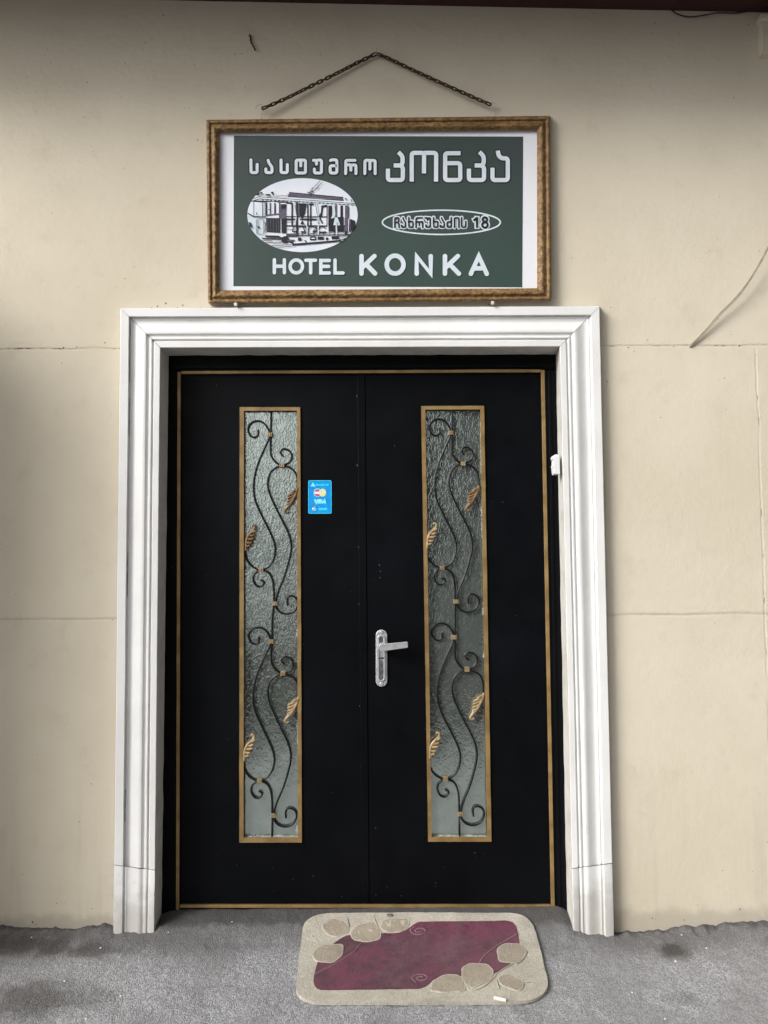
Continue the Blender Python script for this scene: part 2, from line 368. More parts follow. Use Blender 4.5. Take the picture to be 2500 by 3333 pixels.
# ---------------------------------------------------------------- door surround
PROF = [(0, .004), (0, .034), (.012, .036), (.205, .036), (.225, .030), (.235, .023), (.27, .023), (.29, .0265), (.31, .0235), (.36, .0215), (.42, .0235), (.50, .0285), (.56, .0335), (.60, .0355), (.645, .0345), (.68, .030), (.70, .0275), (.735, .0275), (.75, .0315), (.78, .032), (.80, .029), (.81, .0245), (.835, .0245), (.845, .030), (.855, .032), (.985, .032), (1, .030)]
OTL, OTR, OBL, OBR = (392, 1003), (1951.5, 997), (369, 3090), (1999.5, 3090)
ITL, ITR, IBL, IBR = (522, 1132), (1822, 1128), (502.5, 3090), (1868, 3090)
RTL, RTR, RBL, RBR = (550, 1158), (1809, 1154), (526, 3000), (1846, 3000)
surround = tag(empty('door_surround', (-.06, -.03, .06)), 'white moulded surround framing the black double door', 'door frame')
def moulding(name, o0, i0, o1, i1, t0, t1, n=60, prof=PROF, amp=.0007, w=0):
    b = MB(); rows = []
    for k in range(n + 1):
        t = t0 + (t1 - t0) * k / n; row = []
        for u, h in prof:
            o = lerp(o0, o1, t); i = lerp(i0, i1, t); p = P(*lerp(o, i, u), -h)
            nz = noise.noise(Vector((p.x * 6, p.z * 6, u * 3 + 2))) * amp + noise.noise(Vector((p.x * 30, p.z * 30, u * 9))) * amp * .5
            row.append(p + Vector((nz, nz * .8, nz)))
        rows.append(row)
    b.loft(rows); ob = b.build(name, M_WHITE, surround, smooth=True, recalc=False)
    md = ob.modifiers.new('edges', 'EDGE_SPLIT'); md.split_angle = R(38); return ob
CL, CR = (2816 - 1003) / (3090 - 1003), (2810 - 997) / (3090 - 997)
moulding('head_moulding', OTL, ITL, OTR, ITR, .0006, .9994, 90)
moulding('jamb_moulding', OBL, IBL, OTL, ITL, 1 - CL + .0008, .9996)
moulding('jamb_moulding', OTR, ITR, OBR, IBR, .0004, CR - .0008)
PROF = [(u, h if u in (0, 1) else .034 - (.034 - h) * .52) for u, h in PROF]
PB = [(u, h + .0015) for u, h in PROF]
moulding('base_block', OBL, IBL, OTL, ITL, 0, 1 - CL - .0004, 14, PB, .0016)
moulding('base_block', OTR, ITR, OBR, IBR, CR + .0004, 1, 14, PB, .0016)
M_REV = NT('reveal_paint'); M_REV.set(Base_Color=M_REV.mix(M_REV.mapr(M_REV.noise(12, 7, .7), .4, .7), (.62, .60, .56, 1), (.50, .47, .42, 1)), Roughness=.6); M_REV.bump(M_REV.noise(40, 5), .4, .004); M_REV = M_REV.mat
def reveal(a0, a1, b0, b1, n=50, wob=0):
    b = MB(); rows = []
    for k in range(n + 1):
        t = k / n; p = P(*lerp(a0, a1, t), -.031); q = P(*lerp(b0, b1, t), .072)
        e = noise.fractal(Vector((t * 22, a0[0] * .01, 1)), 1, 2, 3) * wob
        q = q + (Vector((0, 0, e)) if wob and abs(a0[1] - a1[1]) < 50 else Vector((e, 0, 0))); rows.append([p, (p + q) / 2, q])
    b.loft(rows); return b.build('reveal', M_REV, surround, smooth=True)
reveal(ITL, ITR, RTL, RTR, 120, .0018); reveal(IBL, ITL, RBL, RTL, 60, .0018); reveal(ITR, IBR, RTR, RBR, 60, .0018)
M_CRACK = simple('crack_dirt', (.10, .085, .07, 1), (.2, .18, .15, 1), rough=.95, scale=60)
def crack(pts, r=.0008):
    b = MB(); path = []
    for x, y, h in pts:
        p = P(x, y, -h); j = noise.noise(Vector((x * .07, y * .07, 4))) * .0016; path.append(p + Vector((j * .4, 0, j)))
    b.tube(path, [r * random.uniform(.5, 1.25) for _ in path], 5); b.build('joint_crack', M_CRACK, surround)
def along(o, i, ts, j=0): return [(lerp(o, i, u)[0], lerp(o, i, u)[1] + random.uniform(-j, j), interp(PROF[1:], u) if u > .02 else .034) for u in ts]
uu = [k / 30 for k in range(31)]
crack(along(OTL, ITL, [u for u in uu if .2 < u < .34]), .0014); crack(along(OTL, ITL, [u for u in uu if .38 < u < .62]), .0007); crack(along(OTL, ITL, [u for u in uu if u > .68]), .0009)
crack(along(OTR, ITR, [u for u in uu if .3 < u < .55]), .0006)
crack(along(lerp(OBL, OTL, 1 - CL), lerp(IBL, ITL, 1 - CL), uu, 1.5), .001); crack(along(lerp(OTR, OBR, CR), lerp(ITR, IBR, CR), uu, 1.5), .0008)
# grime lying in the groove of the left jamb
for t0, t1, u in ((.885, .975, .25), (.80, .86, .25), (.55, .62, .25), (.86, .945, .82), (.30, .36, .82), (.2, .25, .25), (.16, .19, .82)):
    crack([(lerp(lerp(OBL, OTL, t0 + (t1 - t0) * k / 8), lerp(IBL, ITL, t0 + (t1 - t0) * k / 8), u)[0], lerp(OBL, OTL, t0 + (t1 - t0) * k / 8)[1], .0232) for k in range(9)], .0012)
adopt(surround)

# ---------------------------------------------------------------- door frame
M_BLACK = NT('black_enamel'); M_BLACK.set(Base_Color=M_BLACK.mix(M_BLACK.mapr(M_BLACK.noise(120, 5, .7), .70, .78, 0, .5), M_BLACK.mix(M_BLACK.mapr(M_BLACK.noise(2.5, 4), .4, .7), (.0022, .0026, .0036, 1), (.0036, .0042, .006, 1)), (.05, .05, .055, 1)), Roughness=M_BLACK.mapr(M_BLACK.noise(9, 4), .3, .7, .42, .58)); M_BLACK.b.inputs['Specular IOR Level'].default_value = .08; M_BLACK.bump(M_BLACK.noise(14, 4), .12, .004); M_BLACK = M_BLACK.mat
M_GOLD = simple('gold_paint', (.30, .195, .075, 1), (.20, .125, .045, 1), 14, .5, .15, .25, 120)
def strip(name, p0, p1, w, y0, y1, mat, parent, jit=.6, n=26):
    a, c = Vector(p0), Vector(p1); d = (c - a).normalized(); t = Vector((-d.y, d.x)); L, Q = [], []; sd = random.random() * 90
    for k in range(n + 1):
        q = a + (c - a) * k / n
        L.append(q + t * (w / 2 + jit * noise.noise(Vector((k * .55, sd, 0))))); Q.append(q - t * (w / 2 + jit * noise.noise(Vector((k * .55, sd, 5)))))
    b = MB(); b.prism([tuple(q) for q in L + Q[::-1]], y0, y1); return b.build(name, mat, parent, bevel=.0012)
frame = tag(empty('door_frame', (-.06, .07, .1)), 'black painted door frame edged with thin gold strips', 'door frame')
def quad(name, pts, y0, y1, mat, par, bevel=.002): b = MB(); b.prism(pts, y0, y1); return b.build(name, mat, par, bevel=bevel)
quad('frame_post', [(530, 1208), (576, 1208), (571, 3000), (508, 3000)], .070, .14, M_BLACK, frame)
quad('frame_post', [(1774, 1203), (1830, 1203), (1866, 3000), (1807, 3000)], .070, .14, M_BLACK, frame)
quad('frame_head', [(530, 1130), (1832, 1126), (1830, 1201), (530, 1206)], .070, .14, M_BLACK, frame)
quad('frame_stop', [(550, 1186), (1808, 1182), (1805, 1196), (553, 1200)], .064, .072, M_BLACK, frame)
quad('frame_stop', [(1783, 1206), (1792, 1206), (1826, 2965), (1816, 2965)], .064, .072, M_BLACK, frame)
quad('threshold', [(570, 2957), (1808, 2957), (1808, 3000), (570, 3000)], .074, .14, M_BLACK, frame)
strip('gold_strip', (582.5, 1210), (577.5, 2962), 10.5, .066, .075, M_GOLD, frame)
strip('gold_strip', (1767, 1204), (1800.5, 2962), 11.5, .066, .075, M_GOLD, frame)
strip('gold_strip', (590, 1212), (1760, 1206.5), 9.5, .067, .076, M_GOLD, frame)
strip('gold_strip', (585, 2951), (1793, 2951), 9, .066, .078, M_GOLD, frame)
adopt(frame)

# ---------------------------------------------------------------- door leaves
M_IRON = simple('black_iron', (.004, .004, .005, 1), (.008, .008, .009, 1), 40, .36, 0, .15, 90, .3)
M_LEAF = simple('gilded_leaf', (.44, .32, .175, 1), (.26, .175, .085, 1), 60, .5, .1, .3, 300)
M_BRONZE = simple('bronze_leaf', (.22, .125, .055, 1), (.11, .06, .025, 1), 60, .5, .1, .3, 300)
M_COLLAR = simple('brass_collar', (.36, .27, .15, 1), (.22, .15, .075, 1), 80, .4, .2, .2, 200)
M_PUTTY = simple('white_putty', (.50, .54, .54, 1), (.20, .22, .22, 1), 60, .7)
M_GLASS = glass_material('rippled_glass')
Y_LEAF = .08; Y_GLASS = .094; Y_GRILLE = .0855
PA = [(415, 130), (415, 300), (412, 360), (412, 540), (430, 600), (470, 650), (515, 670), (560, 668), (605, 645), (630, 590), (615, 540), (575, 512), (535, 512), (513, 545), (540, 585)]
PBc = [(285, 310), (282, 360), (255, 388), (212, 377), (182, 320), (195, 262), (240, 226), (300, 222), (350, 250), (385, 300), (402, 345), (395, 400), (350, 500), (290, 640), (250, 780), (238, 930), (262, 1060), (330, 1210), (410, 1370), (453, 1480), (460, 1570), (435, 1660), (385, 1725), (320, 1750), (260, 1740), (195, 1690), (160, 1620), (150, 1550), (158, 1500)]
PC = [(678, 945), (688, 880), (688, 830), (668, 755), (610, 700), (530, 685), (460, 705), (405, 760), (383, 860), (400, 960), (450, 1080), (520, 1220), (590, 1360), (620, 1460), (622, 1560), (590, 1700), (550, 1830), (500, 1950), (470, 2050), (464, 2110), (485, 2165), (535, 2200), (600, 2205), (660, 2175), (692, 2110), (680, 2050), (635, 2022), (595, 2030), (582, 2070), (588, 2120)]
PD = [(308, 1858), (338, 1868), (342, 1895), (310, 1925), (265, 1915), (235, 1860), (245, 1800), (290, 1762), (345, 1760), (400, 1790), (433, 1860), (445, 1950), (449, 2100)]
LR = dict(spine=[(692, 905), (678, 960), (655, 1010), (628, 1060), (595, 1100), (568, 1130), (560, 1155), (578, 1168), (598, 1152)],
          lobes=[[(680, 935), (650, 945), (625, 965)], [(674, 960), (630, 972), (585, 995)], [(664, 985), (620, 1005), (582, 1020)], [(652, 1015), (612, 1040), (582, 1048)], [(632, 1050), (602, 1072), (580, 1080)]])
LL = dict(spine=[(160, 1560), (164, 1480), (172, 1430), (195, 1390), (228, 1358), (252, 1330), (250, 1300), (230, 1292), (226, 1308)],
          lobes=[[(166, 1505), (185, 1510), (204, 1500)], [(170, 1470), (200, 1478), (222, 1470)], [(178, 1435), (215, 1438), (243, 1428)], [(196, 1402), (228, 1402), (250, 1390)], [(222, 1368), (242, 1362), (264, 1342)]])
def door(name, label, outer, tro, tri, units, barend, leafmat):
    d = tag(empty(name, P(*lerp(outer[2], outer[3], .5), Y_LEAF)), label, 'door')
    b = MB(); b.frame(outer, [(x + (-1.5 if k in (0, 3) else 1.5), y + (-1.5 if k < 2 else 1.5)) for k, (x, y) in enumerate(tri)], Y_LEAF, .12); b.build('door_panel', M_BLACK, d)
    b = MB(); b.prism([(outer[0][0] - 8, outer[0][1]), (outer[1][0] + 8, outer[1][1]), (outer[2][0] + 8, outer[2][1]), (outer[3][0] - 8, outer[3][1])], .122 + .004 * (outer[0][0] > 900), .135); b.build('back_plate', M_BLACK, d)
    # gold window trim: four hand-painted bars
    tr = empty('x'); bpy.data.objects.remove(tr)
    n = 24; o_, i_ = [], []
    for k in range(4):
        for q in range(n):
            jt = lambda s_: .9 * noise.noise(Vector((q * .6, k * 7 + s_, outer[0][0])))
            a = lerp(tro[k], tro[(k + 1) % 4], q / n); c = lerp(tri[k], tri[(k + 1) % 4], q / n); o_.append((a[0] + jt(0), a[1] + jt(2))); i_.append((c[0] + jt(4), c[1] + jt(6)))
    b = MB(); b.frame(o_, i_, .0735, .0815); b.build('window_trim', M_GOLD, d)
    b = MB(); b.prism([(tri[0][0] - 9, tri[0][1] - 9), (tri[1][0] + 9, tri[1][1] - 9), (tri[2][0] + 9, tri[2][1] + 9), (tri[3][0] - 9, tri[3][1] + 9)], Y_GLASS, Y_GLASS + .008)
    pane = b.build('glass_pane', M_GLASS, d)
    # chipped putty along the pane's edge
    b = MB()
    for (e0, e1, t0, t1, w) in PUTTY[name + str(int(outer[0][0] > 900))]:
        a, c = Vector(lerp(tri[e0], tri[e1], t0)), Vector(lerp(tri[e0], tri[e1], t1)); cen = Vector(lerp(tri[0], tri[2], .5)); nn = Vector((-(c - a).y, (c - a).x)).normalized()
        if nn.dot(cen - a) < 0: nn = -nn
        k_ = 9; pts = [a - nn * 4 + (c - a) * k / k_ for k in range(k_ + 1)] + [a + nn * w * random.uniform(.15, 1) + (c - a) * k / k_ for k in range(k_, -1, -1)]
        b.prism([tuple(p) for p in pts], Y_GLASS - (.011 if (e0, e1) == (3, 2) else .0025), Y_GLASS + .002)
    b.build('putty', M_PUTTY, pane)
    gr = MB()
    grille = None; bars = []
    for ui, (c0, c1) in enumerate(units):
        A0, A1 = Vector((405, 360)), Vector((457, 2100)); c0, c1 = Vector(c0), Vector(c1)
        s = (c1 - c0).length / (A1 - A0).length; an = Vector((1, 0)).angle_signed((A1 - A0)) - Vector((1, 0)).angle_signed((c1 - c0))
        rot = Matrix.Rotation(an, 2)
        f = lambda p: tuple(c0 + rot @ (Vector(p) - A0) * s)
        pa = list(PA)
        if ui == 0: pa[0] = None
        px = [f(p) for p in pa if p]
        if ui == 0: px.insert(0, (px[0][0] + 1, tri[0][1] - 6))
        else: px.insert(0, endp)
        def bar(pts, dy=0): 
            b = MB(); q = [Vector((*p, 0)) for p in pts]; q = crom(q, 6); path = [P(p.x, p.y, Y_GRILLE + dy) for p in q]
            b.tube(path, .0035, 8); return b.build('scroll_bar', M_IRON, grille, smooth=True)
        if grille is None:
            b0 = MB()
            q = crom([Vector((*p, 0)) for p in px], 6); b0.tube([P(p.x, p.y, Y_GRILLE) for p in q], .0035, 8)
            grille = b0.build('scroll_grille', M_IRON, d, smooth=True)
        else: bar(px)
        bar([f(p) for p in PBc], .0015); bar([f(p) for p in PC], -.001)
        pd = [f(p) for p in PD]; endp = pd[-1]; bar(pd, .0005)
        for cx_, cy_ in ((405, 360), (530, 678), (315, 1755), (459, 2100)):
            b = MB(); w, hh = 25, 21
            for q in range(3):      # a wrapped band of three turns
                x0 = cx_ - w + q * w * .667; pts = [(x0, cy_ - hh), (x0 + w * .62, cy_ - hh), (x0 + w * .62, cy_ + hh), (x0, cy_ + hh)]
                b.prism([f(p) for p in pts], Y_GRILLE - .0085 - (.0012 if q == 1 else 0), Y_GRILLE + .006)
            b.build('collar', M_COLLAR, grille, bevel=.001)
        for k, L_ in enumerate((LR, LL)):
            b = MB(); q = crom([Vector((*p, 0)) for p in L_['spine']], 4)
            b.prism([f((p.x, p.y)) for p in q[:22]] + [f(lb[j]) for lb in L_['lobes'][::-1] for j in (2, 1)], Y_GRILLE - .0105, Y_GRILLE - .004)
            path = [P(*f((p.x, p.y)), Y_GRILLE - .010) for p in q]; N = len(path)
            b.tube(path, [.0032 * (.7 + .8 * math.sin(math.pi * min(1, i / N * 1.1 + .1))) + .0012 for i in range(N)], 7)
            for lb in L_['lobes']:
                q = crom([Vector((*p, 0)) for p in lb], 5); N = len(q)
                b.tube([P(*f((p.x, p.y)), Y_GRILLE - .0095 - .003 * math.sin(math.pi * i / N * .8)) for i, p in enumerate(q)], [.0044 * (1.0 - .35 * (i / N)) * (1 if i < N - 1 else .4) + .0008 for i in range(N)], 7)
            b.build('leaf_ornament', leafmat[ui][k], grille, smooth=True)
    b0 = MB(); b0.tube([P(*endp, Y_GRILLE), P(*barend, Y_GRILLE)], .0035, 8); b0.build('scroll_bar', M_IRON, grille, smooth=True)
    return d
PUTTY = {'door0': [(3, 2, -.02, 1.02, 5), (3, 2, .02, .2, 9), (3, 2, .2, .45, 6), (3, 2, .55, .8, 3), (2, 1, 0, .03, 9), (2, 1, .22, .27, 4), (2, 1, .47, .49, 6), (0, 3, .55, .72, 2)],
         'door1': [(3, 2, -.02, 1.02, 4.5), (2, 1, .52, .55, 6), (2, 1, .75, .79, 5), (2, 1, .70, .745, 4), (2, 1, .82, .97, 2.5), (2, 1, .42, .435, 5)]}
dl = door('door', 'left leaf of the black double door, with the blue card sticker', [(589, 1218), (1186.5, 1214), (1200.5, 2946), (584, 2946)],
     [(780, 1325), (977, 1325), (982.5, 2742.5), (779, 2743)], [(794, 1337), (966.5, 1336), (969.5, 2727), (792.5, 2727)],
     [((878.2, 1413.9), (894.6, 1964.7)), ((882, 2088.5), (888.5, 2655.5))], (885.6, 2729), [(M_BRONZE, M_BRONZE), (M_LEAF, M_LEAF)])
dr = door('door', 'right leaf of the black double door, with the silver lever handle', [(1189, 1214), (1761, 1212), (1794, 2946), (1203, 2946)],
     [(1371, 1321.5), (1575.8, 1320.6), (1600, 2740), (1394, 2740)], [(1384.5, 1333), (1563.7, 1332), (1586.5, 2725), (1405.5, 2725.5)],
     [((1468.8, 1408.2), (1484.6, 1958.3)), ((1479, 2074.7), (1498.3, 2651.2))], (1496.5, 2727), [(M_BRONZE, M_LEAF), (M_LEAF, M_LEAF)])
quad('astragal', [(1163, 1216), (1187.5, 1216), (1201.5, 2945), (1178, 2945)], .0772, .081, M_BLACK, dl, .0015)
# chips and scuffs in the black paint
M_CHIP = simple('bared_primer', (.10, .098, .095, 1), (.05, .049, .048, 1), 90, .7)
def chips(lst, par, y):
    b = MB()
    for x, y_, r in lst:
        n = 7; a0 = random.random() * 6; el = random.uniform(1, 2.2)
        b.prism([(x + r * math.cos(2 * math.pi * k / n + a0) * random.uniform(.6, 1.2), y_ + el * r * math.sin(2 * math.pi * k / n + a0) * random.uniform(.6, 1.2)) for k in range(n)], y, y + .001)
    tag(b.build('paint_chips', M_CHIP, par), kind='stuff')
d_ = lambda x, y, r=2.0: (650 + x * .705, 1240 + y * .705, r)
chips([d_(135, 1655, 1.2), d_(30, 900, 1.1), d_(610, 1900, 1.1), d_(430, 2300, 1.3), d_(560, 2440, 1.5)] + [(random.uniform(600, 1150), random.uniform(2760, 2940), random.uniform(.7, 1.3)) for _ in range(7)], dl, Y_LEAF - .0004)
chips([d_(725, 70, 2.4), d_(728, 390, 2.4), d_(733, 768), d_(735, 1030), d_(738, 1500, 1.6), d_(742, 1780, 1.2)], dl, .0768)
chips([d_(830, 850, 2.0), d_(834, 878, 1.8), d_(832, 908, 2.0), d_(812, 2065, 1.8), d_(1270, 2178, 1.6), d_(1400, 560, 1.2), d_(900, 300, 1.1)] + [(random.uniform(1220, 1780), random.uniform(2760, 2940), random.uniform(.7, 1.3)) for _ in range(7)], dr, Y_LEAF - .0004)
e_ = lambda x, y, r: (1700 + x * .2411, 2600 + y * .2411, r)
chips([e_(525, 430, 2.6), e_(560, 600, 2.4), e_(575, 640, 3.2), e_(570, 690, 2.8), e_(568, 730, 2.2), e_(560, 1070, 2.6), e_(545, 1090, 1.8), e_(552, 1380, 2.4), e_(550, 1425, 2.0), (1794, 1467, 2.2), (558, 2531, 2.0), (550, 2886, 1.6), (540, 1880, 1.4)], frame, .0696)
# lever handle
M_CHROME = simple('worn_nickel', (.80, .78, .81, 1), (.60, .62, .65, 1), 40, .27, .62, .2, 90)
M_DARKCH = simple('dark_recess', (.09, .10, .12, 1), (.2, .22, .25, 1), 60, .4, .6)  # darker metal tone for the areas inside the plate's rim
h = zf((1150, 2000), .1507)
def capsule(cx, x0, x1, y0, y1, k=10):
    r = (x1 - x0) / 2; pts = [(cx - r * math.cos(math.pi * i / k), y0 + r - r * math.sin(math.pi * i / k)) for i in range(k + 1)]
    return pts + [(cx + r * math.cos(math.pi * i / k), y1 - r + r * math.sin(math.pi * i / k)) for i in range(k + 1)]
b = MB(); b.prism([h(*p) for p in capsule(610, 486, 734, 328, 1562)], .073, .081); bp = b.build('handle_plate', M_CHROME, dr, bevel=.002)
b = MB(); b.frame([h(*p) for p in capsule(605, 515, 700, 440, 1450)], [h(*p) for p in capsule(607, 560, 655, 470, 1420)], .0695, .0735); b.build('raised_rim', M_CHROME, bp, bevel=.0012)
b = MB(); b.prism([h(*p) for p in capsule(607, 566, 648, 990, 1415)], .0722, .0735); b.prism([h(*p) for p in [(566, 500), (640, 490), (638, 590), (600, 612), (566, 612)]], .0722, .0735); b.build('recess', M_DARKCH, bp)
b = MB(); b.prism([h(*p) for p in [(540, 935), (610, 928), (682, 935), (680, 950), (540, 950)]], .0690, .0735); b.build('keyhole', M_IRON, bp)
b = MB()
for c in ((607, 385), (610, 1500)): b.prism([h(c[0] + 38 * math.cos(a), c[1] + 38 * math.sin(a)) for a in [math.pi * k / 7 for k in range(14)]], .0705, .0735)
b.build('screw', M_CHROME, bp, bevel=.0012)
b = MB(); b.prism([h(*p) for p in [(562, 660), (590, 643), (1165, 590), (1180, 610), (1182, 705), (1170, 720), (740, 780), (600, 800), (575, 785)]], .030, .042)
pv = P(*h(620, 715), .04); b.tube([pv, Vector((pv.x, .074, pv.z))], .010, 14); b.build('lever', M_CHROME, dr, bevel=.003)
adopt(dl); adopt(dr)

# ---------------------------------------------------------------- card sticker
M_BLUE = simple('sticker_blue', lin(0, 158, 232), lin(0, 140, 222), 60, .3); M_PALE = simple('sticker_pale', lin(150, 240, 255), lin(120, 225, 250), 60, .4)
M_CYAN = simple('sticker_cyan', lin(60, 215, 250), lin(50, 200, 245), 60, .4); M_RED = simple('logo_red', lin(205, 85, 120), lin(190, 75, 110), 60, .4)
M_YEL = simple('logo_yellow', lin(225, 228, 180), lin(215, 215, 165), 60, .4); M_INK = simple('black_ink', (.006, .006, .01, 1), (.01, .01, .014, 1), 50, .45); M_PWH = simple('print_white', lin(228, 230, 240), lin(214, 222, 232), 5, .42)
s_ = zf((980, 1540), .07233); YS = Y_LEAF - .0012
def disc(cx, cy, rx, ry, n=24): return [(cx + rx * math.cos(2 * math.pi * k / n), cy + ry * math.sin(2 * math.pi * k / n)) for k in range(n)]
def rr(x0, y0, x1, y1, r): return [tuple(p) for p in fillet([Vector(q) for q in ((x0, y0), (x1, y0), (x1, y1), (x0, y1))], r, True)]
b = MB(); b.prism([s_(*p) for p in rr(325, 325, 1372, 1822, 70)], YS, Y_LEAF + .001)
st = tag(b.build('card_sticker', M_BLUE), 'small light blue card payment sticker stuck on the left door leaf', 'sticker')
b = MB(); b.stroke([s_(*p) for p in rr(338, 338, 1358, 1808, 62)], 2.1, YS - .0003, closed=True); b.build('sticker_border', M_CYAN, st)
b = MB(); b.sheet([s_(*p) for p in [tuple(q) for q in fillet([Vector((530, 405)), Vector((650, 600)), Vector((425, 600))], 40, True)]], YS - .0003); b.build('bank_emblem', M_PALE, st)
b = MB()
for p in ([(650, 490), (1030, 495), (1030, 560), (655, 565)], [(1055, 500), (1070, 500), (1070, 560), (1055, 560)], [(1100, 485), (1245, 485), (1240, 565), (1110, 560)], [(770, 1555), (1180, 1560), (1165, 1665), (790, 1670)]): b = MB(); b.sheet([s_(*q) for q in p], YS - .0003); b.build('small_lettering', M_CYAN, st)
b = MB(); b.sheet([s_(*p) for p in disc(745, 880, 185, 190)], YS - .0003, 1); b.sheet([s_(*p) for p in disc(745, 885, 165, 165)], YS - .0004, 0); b.sheet([s_(*p) for p in disc(965, 880, 165, 180)], YS - .0005, 2); b.sheet([s_(*p) for p in [(600, 835), (830, 835), (830, 940), (600, 935)]], YS - .0006, 3)
b.build('card_circles', [M_RED, M_PALE, M_YEL, M_PWH], st)
b = MB(); v = lambda pts, w: b.stroke([s_(*p) for p in pts], w * .07233, YS - .0003)
v([(610, 1180), (690, 1350), (760, 1180)], 75); v([(830, 1175), (780, 1365)], 72); v([(965, 1205), (885, 1205), (860, 1255), (945, 1290), (925, 1340), (830, 1340)], 55); v([(955, 1365), (1065, 1190), (1095, 1365)], 70); v([(1000, 1325), (1090, 1325)], 42)
b.build('lettering', M_PALE, st)
b = MB(); b.sheet([s_(*p) for p in disc(600, 1605, 105, 85)], YS - .0003, 1); b.sheet([s_(*p) for p in [(560, 1540), (730, 1530), (740, 1560), (570, 1565)]], YS - .0004, 0); b.sheet([s_(*p) for p in [(530, 1635), (590, 1625), (610, 1675), (560, 1665)]], YS - .0004, 0); b.sheet([s_(*p) for p in disc(655, 1610, 60, 48)], YS - .0005, 2)
b.build('network_emblem', [M_INK, M_PWH, M_CYAN], st)

# ---------------------------------------------------------------- framed sign
M_WOOD = NT('gilt_wood'); w_ = M_WOOD
w_.set(Base_Color=w_.mix(w_.mapr(w_.noise(70, 6, .7), .38, .62), w_.mix(w_.mapr(w_.noise(7, 4), .35, .65), (.33, .20, .072, 1), (.24, .135, .048, 1)), (.11, .056, .019, 1)), Roughness=.6, Metallic=.05); w_.bump(w_.noise(150, 4, .6), .5, .003); M_WOOD = w_.mat
M_POST = NT('poster_white'); q = M_POST
q.set(Base_Color=q.mix(q.mapr(q.noise(9, 7, .7), .58, .8, 0, .6), (.77, .78, .83, 1), (.50, .48, .46, 1)), Roughness=.4); M_POST = q.mat
M_GREEN = NT('poster_green'); q = M_GREEN; sp = q.n('ShaderNodeSeparateXYZ'); q.l(q.co, sp.inputs[0])
q.set(Base_Color=q.mix(q.mapr(q.noise(3, 5, .6), .35, .7), q.mix(q.mapr(sp.outputs[2], 2.5, 3.0), (.036, .065, .055, 1), (.038, .053, .052, 1)), (.032, .052, .046, 1)), Roughness=q.mapr(q.noise(6, 4), .35, .7, .36, .5)); q.bump(q.noise(6, 3), .15, .01); M_GREEN = q.mat  # greyer towards the top: light falloff and reflection put into the green
SO = [(671.6, 390), (1790.5, 377), (1795.5, 977), (677.6, 987.5)]; SI = [(714.5, 432), (1748, 423.5), (1748, 938), (714.5, 945)]
sign = tag(empty('framed_sign', P(1236, 982, -.02)), 'green and white hotel sign in a carved gilt wooden frame, above the door', 'sign')
RP = [(0, .004), (0, .030), (.03, .034), (.10, .0375), (.20, .0375), (.26, .036), (.30, .031), (.36, .031), (.42, .034), (.50, .0375), (.58, .040), (.66, .040), (.74, .0375), (.82, .034), (.88, .030), (.92, .030), (.97, .028), (1, .026), (1, .012)]
for k in range(4):
    o0, o1, i0, i1 = SO[k], SO[(k + 1) % 4], SI[k], SI[(k + 1) % 4]; n = int((Vector(o1) - Vector(o0)).length / 3.2); rows = []
    ln = (Vector(o1) - Vector(o0)).length / 883
    for j in range(n + 1):
        t = j / n; s0 = t * ln; row = []
        for u, hh in RP:
            cv = 0
            if .36 < u < .9:
                e = math.sin(math.pi * (u - .36) / .54); ph = 2 * math.pi * s0 / .046
                cv = .6 * e * (.0022 * math.sin(ph + 5 * math.sin((u - .62) * 5)) + .0014 * math.sin(ph * 3.1 + (u - .6) * 18) * (1 if math.sin(ph * .5) > 0 else .3) + .0010 * noise.noise(Vector((s0 * 130, u * 9, k))))
            elif u < .3: cv = .0006 * noise.noise(Vector((s0 * 60, u * 5, k + 9)))
            tt = .0004 + t * .9992
            row.append(P(*lerp(lerp(o0, o1, tt), lerp(i0, i1, tt), u), -hh - cv))
        rows.append(row)
    b = MB(); b.loft(rows); b.build('frame_rail', M_WOOD, sign, smooth=True)
YP = -.016
b = MB(); b.prism([(709, 426), (1754, 418), (1754, 943), (709, 950)], YP, -.002); poster = b.build('poster', M_POST, sign)
b = MB(); b.sheet([(761.3, 441.5), (1703, 444.5), (1700, 935), (759.7, 931.3)], YP - .0006); b.build('printed_panel', M_GREEN, poster)
bk = MB(); wh = MB(); ow_ = MB(); core = MB()   # black outlines, white cores, white outlines, black cores
YB, YW = YP - .0012, YP - .0026; jobs = []
M_LWH = simple('lettering_white', lin(214, 224, 232), lin(204, 214, 222), 8, .4); BW = (M_INK, M_LWH); WB = (M_LWH, M_INK)
def letters(f, sc, strokes, w, ow, fil, mats, ext=0, cap='round', capw=None, core=None):
    ink = (MB(), MB())
    for st_ in strokes:
        cl = st_[0] == 'c'; pts = [f(*p) for p in (st_[1:] if cl else st_)]
        ink[0].stroke(pts, ow * sc, YB, 'butt' if cap == 'butt' else 'round', cl, fil=fil * sc, ext=ext * sc)
        ink[1].stroke(pts, w * sc, YW, capw or cap, cl, fil=fil * sc)
    jobs.append(('lettering_outline', ink[0], mats[0])); jobs.append(('lettering', ink[1], mats[1]))
